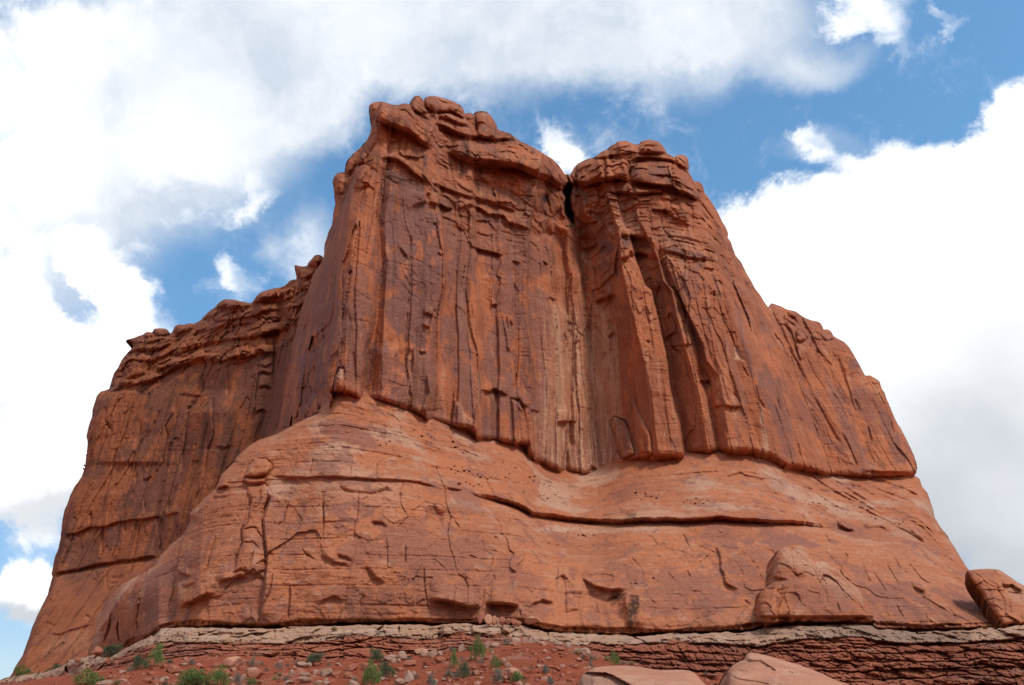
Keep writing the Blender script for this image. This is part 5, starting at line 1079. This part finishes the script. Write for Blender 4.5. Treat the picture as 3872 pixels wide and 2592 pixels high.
# ================================================================== GROUND
tX = []; tZ = []; tYb = []
for x, y in gtop:
    Yb_ = np.interp(x, LYx, LYv)-3.0-np.interp(x, [0, 1500, 2400, 3100, 3900], [9, 7, 7, 10, 13.])
    v = at(x, y, Yb_); tX.append(v.x); tZ.append(v.z); tYb.append(Yb_)
tX, tZ, tYb = map(np.array, (tX, tZ, tYb))
def ground_z(X, Y, fine=True):
    X = np.asarray(X, np.float64); Y = np.asarray(Y, np.float64)
    Xe = X*(1+0*Y)
    zt = np.interp(Xe, tX, tZ); yb_ = np.interp(Xe, tX, tYb)
    f = np.clip((Y-24)/(yb_-24), 0, 1.0)
    z = zt*f**1.12
    z = z+.25*np.clip(Y-yb_, 0, 8)*.2
    far = np.clip((np.hypot(X, Y-90)-190)/400, 0, 1); z = z*(1-far)
    amp = np.clip((Y-22)/25, 0.05, 1)
    z = z+amp*(.5*fbm(X/7, Y/7, 0*X, 3, 601)+.28*terr(fbm(X/2.6, Y/2.2, 0*X, 4, 603, .6), 4, .12))
    if fine: z = z+amp*.06*fbm(X/.5, Y/.5, 0*X, 3, 607)
    # swelling of bare soil under the middle of the butte
    c = at(2080, 2470, 78); z = z+1.1*np.exp(-((X-c.x-1)/8)**2-((Y-74)/8)**2)
    return z
def ground():
    xs = np.concatenate([-np.geomspace(3000, 90, 26), np.arange(-88, 88, .30), np.geomspace(90, 3000, 26)])
    ys = np.concatenate([-np.geomspace(3000, 20, 20), np.arange(-18, 40, 1.2), np.arange(40, 112, .26), np.geomspace(113, 3000, 30)])
    XX, YY = np.meshgrid(xs, ys); ZZ = ground_z(XX, YY)
    ny, nx = XX.shape; a = (np.arange(ny-1)[:, None]*nx+np.arange(nx-1)[None]).ravel()
    f = np.stack([a, a+1, a+nx+1, a+nx], 1)
    g_ = ss(fbm(XX/3, YY/3, 0*XX, 5, 611, .65), .2, .45)
    col = np.stack([0*XX, g_, 0*XX, 0*XX+1], -1).reshape(-1, 4)
    o = grid_obj('ground', np.stack([XX, YY, ZZ], -1).reshape(-1, 3), f, M_soil, None, {'stain': col})
    tag(o, kind='structure'); return o
ground()
def hit(px, py, y0=30., y1=140.):
    """first point where the view line of a traced spot meets the slope"""
    rx, rz = ray(px, py); Ys = np.arange(y0, y1, .25)
    g = ground_z(rx*Ys, Ys, False); k = np.nonzero(g >= CAMZ+rz*Ys)[0]
    Y = Ys[k[0]] if len(k) else np.interp(px, LYx, LYv)-9
    return float(rx*Y), float(Y), float(ground_z(np.array([rx*Y]), np.array([Y]), False)[0])
# ================================================================== FOREGROUND BOULDERS
def big_boulder(outline, Yfun, feat, seed, label, mat):
    S = Layer(outline, 1.2, seed, 2.2); S.Y = Yfun(S).astype(np.float32)
    feat(S); S.roll(60, 2.6); S.roll(14, .7)
    X, Y_, Z_ = [a.copy() for a in S.pos()]
    S.Y += .22*fbm(X/2.5, Y_/2.5, Z_/1.5, 4, seed+700)+.05*fbm(X/.35, Y_/.35, Z_/.3, 5, seed+703, .65)
    S.Y += .10*terr(fbm(X/1.4, Y_/1.4, Z_/.8, 4, seed+705, .6), 4, .1)
    S.g[:] = np.maximum(S.g, ss(fbm(X/1.2, Y_/1.2, Z_/.8, 4, seed+707), .0, .4)*.5)
    o = S.build('boulder', mat, None, 7.5, 3.5); return tag(o, label, 'boulder')
bA = B4((545,1600),(545,1100),(553,900),(556,800),(590,742),(640,702),(720,662),(830,645),(950,638),(1080,636),(1200,648),(1330,670),(1450,688),(1550,690),(1700,685),(1780,695),(1850,730),(1900,790),(1950,840),(2000,920),(2060,1100),(2080,1600))
def fA(S):
    ln = B4((560,742),(650,714),(750,706),(850,718),(950,758),(1050,806),(1150,862),(1300,960),(1500,1100),(1560,1600))
    S.step(ln, -.0, 30, 1.3, 300, 16, 30)
    S.mask('r', ln+B4((545,1600),(545,760)), .55, 12); S.mask('b', B4((560,760),(640,740),(720,800),(800,860),(560,900)), .45, 16); S.mask('g', B4((560,760),(640,740),(720,800),(700,870),(600,900)), .5, 20)
    for p in ([(700,760),(690,830),(720,870)], [(760,800),(840,760),(850,860)], [(620,880),(680,850),(700,870)]): S.groove(B4(*p), .25, 4)
    S.groove(B4((1000,780),(1120,850),(1220,880)), .15, 4); S.groove(B4((1620,850),(1700,840)), .12, 3)
big_boulder(bA, lambda S: 40+(2600-S.py)*.045+0*S.px, fA, 21, 'large smooth pinkish boulder with a grey lower left side, in the foreground below the cliff', M_bould)
bB = B5((95,1100),(95,600),(98,500),(105,470),(130,440),(200,402),(228,390),(238,362),(262,342),(300,340),(350,348),(420,365),(500,388),(580,408),(660,435),(740,465),(820,495),(880,525),(940,555),(1040,590),(1120,640),(1180,720),(1200,1100))
def fB(S):
    S.step(B5((230,392),(300,398),(350,400),(400,430),(480,480)), -.5, 20, .25, 20, 6, 20)
    S.step(B5((340,360),(390,400),(440,425),(520,440),(640,470),(760,500),(860,530)), -.0, 20, -.35, 40, 6, 30)
    for p in ([(130,520),(200,540),(300,555),(420,580)], [(370,440),(440,440),(480,450)], [(560,480),(610,492)], [(700,470),(740,490),(790,500)], [(110,480),(180,470),(260,480)], [(620,420),(660,440)]): S.groove(B5(*p), .25, 3.5, 10)
    S.pillow(B5((100,470),(220,400),(330,405),(420,440),(480,490),(500,600),(100,620)), .5, 24)
    S.mask('r', B5((300,550),(480,500),(560,600),(400,620)), .3, 16); S.mask('b', B5((470,560),(510,565),(510,580),(470,580)), .7, 5, 4)
big_boulder(bB, lambda S: 42+(2600-S.py)*.04-.002*(S.px-2900), fB, 22, 'large smooth pinkish boulder with a sloping back and long cracks, right of the rounder one', M_bould)

# ================================================================== STONES
M_stone_pale = rock_mat('pale_stone', (.38, .20, .135), (.48, .29, .20), (.30, .2, .16), (.55, .38, .28), bscale=5, bump=.5, vstreak=0)
M_stone_red = rock_mat('red_stone', (.34, .10, .055), (.42, .14, .075), (.2, .08, .06), (.5, .25, .17), bscale=5, bump=.5, vstreak=0)
def ico(sub):
    import bmesh
    bm = bmesh.new(); bmesh.ops.create_icosphere(bm, subdivisions=sub, radius=1.0)
    v = np.array([x.co[:] for x in bm.verts]); f = np.array([[q.index for q in a.verts] for a in bm.faces]); bm.free(); return v, f
ICO3, ICO4 = ico(3), ico(4)
def stone_mesh(seed, sub=3, facets=13, round_=.78):
    v, f = ICO3 if sub == 3 else ICO4
    rs = np.random.RandomState(seed); v = v.copy()
    for k in range(facets):
        nrm = rs.normal(size=3); nrm /= np.linalg.norm(nrm); h = rs.uniform(.55, round_)
        d = v@nrm; m = d > h; v[m] -= nrm[None]*((d[m]-h)*.92)[:, None]
    v *= (1+.16*fbm(v[:, 0]*1.7+seed, v[:, 1]*1.7, v[:, 2]*1.7, 3, seed)+.05*fbm(v[:, 0]*6, v[:, 1]*6, v[:, 2]*6, 2, seed+4))[:, None]
    v /= np.abs(v).max(0)[None]
    return v, f
PROT = {}
for k in range(6):
    for kind, m in (('p', M_stone_pale), ('r', M_stone_red), ('o', M_bould), ('b', M_bould)):
        if kind in 'ob' and k > 2: continue
        v, f = stone_mesh(40+k+(11 if kind in 'ob' else 0), 4 if kind in 'ob' else 3, 5 if kind in 'ob' else 10)
        o = grid_obj('stone', v, f, m, None, {'stain': np.tile([.0, .3, 0, 1], (len(v), 1))}, kind in 'ob'); PROT[(kind, k)] = o.data
        bpy.data.objects.remove(o)
stones = [
 (B1, 'p', [(1355,710,80,35),(2035,630,70,30),(1745,790,80,25),(1840,775,60,40),(1160,840,160,50)]),
 (B2, 'p', [(280,630,60,30),(640,540,30,20),(1030,700,120,60),(940,770,70,60),(1580,620,150,60),(1665,630,50,40),(1470,720,50,50),(1850,720,120,70),(1730,715,50,60),(1620,745,120,30),(1610,800,150,70),(1860,795,40,30),(1765,830,90,35),(1860,830,70,40),(2170,835,120,40),(1440,820,100,35),(70,780,80,40),(30,815,60,60),(800,790,60,40)]),
 (B2, 'r', [(945,635,50,45),(1050,740,150,90),(940,600,90,50),(1950,740,110,60),(2090,745,90,60),(150,690,140,80),(640,640,110,40),(740,720,110,80),(1560,700,130,50)]),
 (B3, 'p', [(530,560,160,80),(655,540,100,90),(880,520,90,60),(985,510,90,70),(1070,510,60,50),(1310,450,80,70),(740,500,80,30),(545,590,60,50),(605,590,50,45),(1590,415,70,70),(1680,410,100,50),(720,770,100,110),(610,820,120,80),(770,730,50,40),(1770,585,60,40),(1810,625,60,40),(1020,815,50,45),(110,840,120,50),(900,655,60,30),(1110,790,50,25),(990,850,60,20),(430,790,60,30),(1900,320,100,80),(2010,350,60,70),(2080,340,100,80),(700,800,60,50),(570,760,40,30),(1850,650,30,20),(1805,690,40,20)]),
 (B3, 'r', [(1140,480,60,50),(1060,570,130,80),(740,620,140,60),(240,660,110,60),(80,670,130,60),(620,680,80,40),(1450,500,70,50),(1640,300,50,60)]),
 (B4, 'p', [(330,400,90,50),(620,440,120,70),(530,440,70,40),(660,500,50,50),(730,470,50,40),(1990,755,200,26),(430,420,60,50),(60,340,90,70),(140,375,90,35),(750,500,40,30),(820,530,40,30),(1180,630,40,20)]),
 (B4, 'r', [(350,450,110,50),(760,520,60,40),(280,470,60,30)]),
]
WHERE = {B1: 'at the left end of the red slope', B2: 'on the red slope left of the middle', B3: 'on the red slope below the middle of the pale ledge', B4: 'on the red slope left of the foreground boulders'}
col_word = {'p': ('pale', 'pale stones on the red slope'), 'r': ('red', 'red stones on the red slope')}
def put_stone(px, py, w, h, kind, k, ledgeY=None):
    """w, h in photo pixels; py is the middle of the stone"""
    if ledgeY is None: x, Y, z = hit(px, py+h*.45)
    else:
        c = at(px, py+h*.5, ledgeY); x, Y, z = c
    s_ = Y/FS*1.08
    o = bpy.data.objects.new('stone', PROT[(kind, k % (3 if kind in 'ob' else 6))]); C.objects.link(o)
    ww, hh = w*s_*.52, h*s_*.56
    o.scale = (ww, ww*random.uniform(.7, 1.0), hh*1.1); o.location = (x, Y, z+hh*.55)
    o.rotation_euler = (random.uniform(-.15, .15), random.uniform(-.2, .2), random.choice([0, 3.14])+random.uniform(-.4, .4))
    return o
random.seed(4)
n_ = 0
for z, kind, lst in stones:
    for (x, y, w, h) in lst:
        (px, py), = z((x, y)); sc_ = 800/2343.
        o = put_stone(px, py, w*sc_, h*sc_, kind, n_); n_ += 1
        size = 'broad' if w > 115 else 'upright' if h > w*1.05 else 'flat' if h < w*.42 else 'small'
        tag(o, '%s %s stone lying %s' % (size, col_word[kind][0], WHERE[z]), 'stone', '%s %s' % (col_word[kind][1], WHERE[z].split('slope ')[-1] if 'slope ' in WHERE[z] else 'at its left end'))
def one(z, x, y, w, h, kind, k, lab, Yl=None, nm='boulder', cat='boulder'):
    (px, py), = z((x, y)); sc_ = 800/2343.
    o = put_stone(px, py, w*sc_, h*sc_, kind, k, Yl); o.name = nm; return tag(o, lab, cat)
one(B2, 805, 605, 180, 115, 'b', 0, 'brown disc-shaped boulder with a pale top, tilted on the left part of the slope')
one(B3, 870, 470, 160, 75, 'b', 1, 'brown boulder with a dark hollow resting on the heap of pale stones')
one(B3, 1885, 750, 165, 115, 'o', 2, 'smooth pink boulder behind a green bush, left of the foreground boulders')
one(B1, 1070, 465, 110, 65, 'r', 2, 'dark red angular rock beside the grey bush on the pale ledge', 109)
one(B1, 855, 570, 70, 40, 'r', 4, 'small red rock behind the broken block of the pale ledge', 126)
for i, (x, y, w, h, kd, lab) in enumerate([(1510,135,50,50,'r','small dark block, first from the left in the row under the cave'), (1600,118,84,95,'o','tallest orange block in the row under the cave'), (1665,132,50,80,'o','narrow orange block right of the tallest block under the cave'),
        (1706,138,40,72,'o','thin leaning slab between the narrow orange block and the dark ones'), (1760,132,74,74,'r','square dark block in the row under the cave'), (1822,148,62,62,'r','low dark block right of the square dark one'), (1885,148,74,62,'r','wedge-shaped dark block near the right end of the row'), (1935,165,66,50,'r','last small dark block at the right end of the row under the cave'),
        (2080,128,150,60,'o','flat tilted slab right of the row of blocks under the cliff')]):
    one(B3, x, y, w, h, kd, i, lab, 96.5, 'rock_block', 'rock block')
# scree: countless small fragments
def scree():
    rs = np.random.RandomState(5); V_ = []; F_ = []; base = 0
    v0, f0 = ico(1)
    for k in range(2600):
        py = 2592+60-rs.rand()**1.0*210; px = rs.uniform(-80, 3000)
        gy = np.interp(px, gt[:, 0], gt[:, 1])
        if py < gy-10: continue
        x, Y, z = hit(px, py)
        s_ = .05+.32*rs.rand()**4+(.10 if vn(np.array([px/90.]), np.array([py/40.]), np.array([0.]), 91)[0] > .2 else 0)*rs.rand()
        v = v0*(1+.3*rs.normal(size=(len(v0), 1)))*np.array([s_, s_, s_*rs.uniform(.4, .8)]); a = rs.rand()*6.28
        R = np.array([[math.cos(a), -math.sin(a), 0], [math.sin(a), math.cos(a), 0], [0, 0, 1]])
        V_.append(v@R.T+[x, Y, z+s_*.15]); F_.append(f0+base); base += len(v)
    V_ = np.vstack(V_); F_ = np.vstack(F_)
    o = grid_obj('scree', V_, F_, M_stone_red, None, {'stain': np.repeat(np.array([[0, g, 0, 1] for g in (rs.rand(len(V_)//len(v0)) > .72)*1.0]), len(v0), 0)}, False)
    tag(o, 'loose chips of red and pale stone strewn over the slope', None, kind='stuff')
scree()

# ================================================================== BUSHES
def plant_mat(name, a, b):
    m = bpy.data.materials.new(name); m.use_nodes = True; N = m.node_tree.nodes; L = m.node_tree.links
    bs = N['Principled BSDF']; bs.inputs['Roughness'].default_value = .85; bs.inputs['Specular IOR Level'].default_value = .15
    g = N.new('ShaderNodeNewGeometry'); oi = N.new('ShaderNodeObjectInfo'); mx = N.new('ShaderNodeMix'); mx.data_type = 'RGBA'
    ad = N.new('ShaderNodeMath'); ad.operation = 'MULTIPLY_ADD'; L.new(g.outputs['Random Per Island'], ad.inputs[0]); ad.inputs[1].default_value = .7
    m2 = N.new('ShaderNodeMath'); m2.operation = 'MULTIPLY'; L.new(oi.outputs['Random'], m2.inputs[0]); m2.inputs[1].default_value = .3; L.new(m2.outputs[0], ad.inputs[2])
    L.new(ad.outputs[0], mx.inputs[0]); mx.inputs[6].default_value = (*a, 1); mx.inputs[7].default_value = (*b, 1)
    L.new(mx.outputs[2], bs.inputs['Base Color']); return m
MG = plant_mat('green_leaves', (.07, .12, .030), (.20, .25, .075)); MO = plant_mat('olive_leaves', (.055, .085, .040), (.13, .16, .085))
MS = plant_mat('sage_leaves', (.12, .11, .085), (.26, .235, .19)); MT = plant_mat('dry_grass', (.28, .20, .10), (.46, .35, .20)); MW = plant_mat('twigs', (.10, .06, .04), (.2, .13, .09))
def bush_mesh(kind, seed):
    rs = np.random.RandomState(seed); V_ = []; F_ = []; mi = []
    nclump = {'g': 16, 'o': 20, 's': 15, 't': 1}[kind]; nl = {'g': 1500, 'o': 1900, 's': 1200, 't': 420}[kind]
    cl_ = []
    for c in range(nclump):
        a = rs.rand()*6.283; e = math.asin(rs.uniform(.05, 1)); r = rs.uniform(.35, .8)
        cl_.append((r*math.cos(a)*math.cos(e), r*math.sin(a)*math.cos(e), r*math.sin(e)*1.15+.12, rs.uniform(.18, .34)))
    def quad(p, d, ln, w):
        s_ = np.cross(d, rs.normal(size=3)); s_ /= np.linalg.norm(s_)+1e-9
        b = len(V_); V_.extend([p-s_*w*.5, p+d*ln*.5-s_*w, p+d*ln, p+d*ln*.5+s_*w]); F_.append([b, b+1, b+2, b+3])
    for c in cl_:      # stems
        p0 = np.array([rs.normal()*.04, rs.normal()*.04, 0]); p1 = np.array(c[:3])
        for k in range(2): quad(p0, (p1-p0)/np.linalg.norm(p1-p0), np.linalg.norm(p1-p0)*rs.uniform(.8, 1.1), .008); mi.append(1)
    for k in range(nl):
        if kind == 't':
            a = rs.rand()*6.28; t_ = rs.rand()**.7*.9; d = np.array([math.cos(a)*t_, math.sin(a)*t_, 1.1-t_*.6]); d /= np.linalg.norm(d)
            quad(np.array([rs.normal()*.1, rs.normal()*.1, 0]), d, rs.uniform(.5, 1.1), .012)
        else:
            c = cl_[rs.randint(nclump)]; q = rs.normal(size=3); q /= np.linalg.norm(q); p = np.array(c[:3])+q*c[3]*rs.rand()**.45
            p[2] = abs(p[2])
            up_ = .9 if kind == 'g' else .3
            d = q*.5+p*.6+np.array([0, 0, up_])*rs.rand()+rs.normal(size=3)*.25; d /= np.linalg.norm(d)
            quad(p, d, rs.uniform(.07, .15)*(1.25 if kind == 'g' else 1), rs.uniform(.014, .026))
        mi.append(0)
    v = np.array(V_); v[:, :2] /= np.percentile(np.abs(v[:, :2]), 98)*2; v[:, 2] /= np.percentile(v[:, 2], 98.5)
    o = grid_obj('bush', v, np.array(F_), {'g': MG, 'o': MO, 's': MS, 't': MT}[kind], None, None, False)
    o.data.materials.append(MW); o.data.polygons.foreach_set('material_index', np.array(mi, np.int32)); me = o.data; bpy.data.objects.remove(o); return me
BM = {(k, i): bush_mesh(k, 60+i*7+ord(k)) for k in 'gost' for i in range(3)}
DESC = {'g': ('bright green', 'bush'), 'o': ('dark green', 'bush'), 's': ('grey', 'bush'), 't': ('dry yellow', 'grass tuft')}
big = {}
plants = [
 (B1, 'L', [(1210,470,215,120,'o'),(240,705,160,100,'g'),(630,662,100,70,'o'),(440,735,70,40,'o'),(530,692,70,45,'o')]),
 (B1, '', [(1700,550,150,200,'g'),(1540,630,165,115,'o'),(960,795,290,140,'g'),(1290,820,90,55,'t'),(2180,805,330,140,'g'),(2120,605,60,50,'s'),(1880,595,70,35,'s'),(1840,840,90,40,'s'),(1435,685,80,40,'s')]),
 (B2, '', [(370,790,260,150,'g'),(620,775,220,170,'g'),(850,800,120,110,'s'),(1050,610,100,90,'s'),(1720,570,190,100,'o'),(1325,650,90,70,'s'),(1520,605,70,50,'s'),(1890,590,50,50,'s'),(1285,775,80,50,'t'),(1345,735,90,40,'t'),(1400,785,90,45,'s'),(1140,625,40,35,'s'),(1185,690,50,35,'s'),(1430,635,40,35,'s'),(1040,820,130,60,'g'),(2320,780,120,130,'g'),(2005,625,40,35,'s'),(360,600,60,50,'s'),(120,595,70,40,'s')]),
 (B2, 'M', [(1940,225,80,50,'t')]), (B3, 'M', [(2260,392,70,34,'o')]),
 (B3, '', [(350,545,140,130,'o'),(480,715,200,140,'o'),(300,750,190,200,'g'),(1205,580,90,170,'g'),(1490,470,150,210,'g'),(1675,610,110,110,'g'),(1520,590,70,60,'s'),(1340,710,140,130,'o'),(1160,740,100,80,'s'),(1240,740,90,80,'s'),(1700,780,110,130,'s'),(1700,700,90,60,'t'),(1940,790,150,110,'g'),(1345,640,60,60,'s'),(2070,670,50,45,'o'),(2240,690,70,80,'s'),(2290,810,70,70,'s'),(960,810,90,110,'s'),(1200,455,70,50,'s'),(1635,470,60,60,'t'),(1800,385,100,60,'s'),(790,765,80,50,'s'),(730,575,80,40,'s'),(1010,490,80,50,'t'),(1310,570,50,50,'s'),(1460,720,60,50,'s'),(1400,455,60,50,'g'),(120,790,70,60,'t')]),
 (B4, '', [(185,695,70,70,'s'),(685,640,70,70,'s'),(240,815,70,60,'s'),(530,490,120,50,'t'),(600,550,90,50,'s'),(680,560,90,60,'s'),(735,560,50,40,'t'),(950,570,100,130,'g'),(1130,615,90,40,'t'),(870,560,60,60,'t'),(1415,645,80,70,'s'),(1040,615,80,40,'s'),(1870,690,40,40,'s'),(1960,740,70,40,'s')]),
]
UNIQ = {(1210,470): 'rounded grey-green bush growing on the pale ledge at the left, beside a red rock', (240,705): 'green bush at the very foot of the far left wall', (630,662): 'small dark bush behind the pale ledge, right of the far left green bush',
 (1700,550): 'tall thin yellow-green shrub just below the pale ledge at the left', (1540,630): 'rounded grey-green bush left of the tall thin shrub below the ledge', (960,795): 'wide dark green bush at the bottom edge, under the broken ledge block',
 (2180,805): 'wide green bush at the bottom edge, behind scattered red rocks', (370,790): 'wide green bush at the bottom edge, left half of a pair', (620,775): 'yellow-green bush at the bottom edge, right half of a pair',
 (1720,570): 'low grey-green bush beside pale stones under the red beds', (480,715): 'round dark green bush right of the tall feathery green shrub', (300,750): 'tall feathery green shrub at the bottom edge, left of the round dark bush',
 (350,545): 'dark green bush against the foot of the dark red beds', (1205,580): 'narrow upright green shrub on the bare soil below the stone heap', (1490,470): 'tallest bright green shrub, in front of the pale knobby ledge',
 (1675,610): 'airy yellow-green shrub right of the tallest shrub', (1340,710): 'grey-green bush in the middle of a row of three grey bushes', (1940,790): 'bright green bush in front of the smooth pink boulder', (950,570): 'upright green shrub above the rounder foreground boulder'}
random.seed(9); i_ = 0
for z, fl_, lst in plants:
    for (x, y, w, h, kd) in lst:
        (px, py), = z((x, y)); sc_ = 800/2343.; base_py = py+h*sc_*.5
        if fl_ == 'L': c = at(px, base_py+3, float(np.interp(px, LYx, LYv))+.6); X_, Y_, Z_ = c
        elif fl_ == 'M': c = at(px, base_py, float(np.interp(px, LYx, LYv))-2.2); X_, Y_, Z_ = c
        else: X_, Y_, Z_ = hit(px, base_py)
        s_ = Y_/FS*sc_
        o = bpy.data.objects.new('grass_tuft' if kd == 't' else 'bush', BM[(kd, i_ % 3)]); C.objects.link(o); i_ += 1
        o.location = (X_, Y_, Z_-.03); o.scale = (w*s_*1.05, w*s_*1.05, h*s_*1.08); o.rotation_euler = (0, 0, random.uniform(0, 6.28))
        w1, w2 = DESC[kd]
        if (x, y) in UNIQ: tag(o, UNIQ[(x, y)], 'bush')
        else:
            where = {'L': 'behind the pale ledge', 'M': 'on the pale ledge'}.get(fl_, WHERE[z])
            tag(o, 'small %s %s %s' % (w1, w2, where), w2, 'small %s %s %s' % (w1, 'bushes' if w2 == 'bush' else 'grass tufts', where))
(px, py), = Z2((497, 900))
c = at(px, py, 151.0); o = bpy.data.objects.new('bush', BM[('o', 1)]); C.objects.link(o); o.location = c; o.scale = (1.5, 1.5, .8)
tag(o, 'tiny green bush high up in the cleft between the two summits', 'bush')
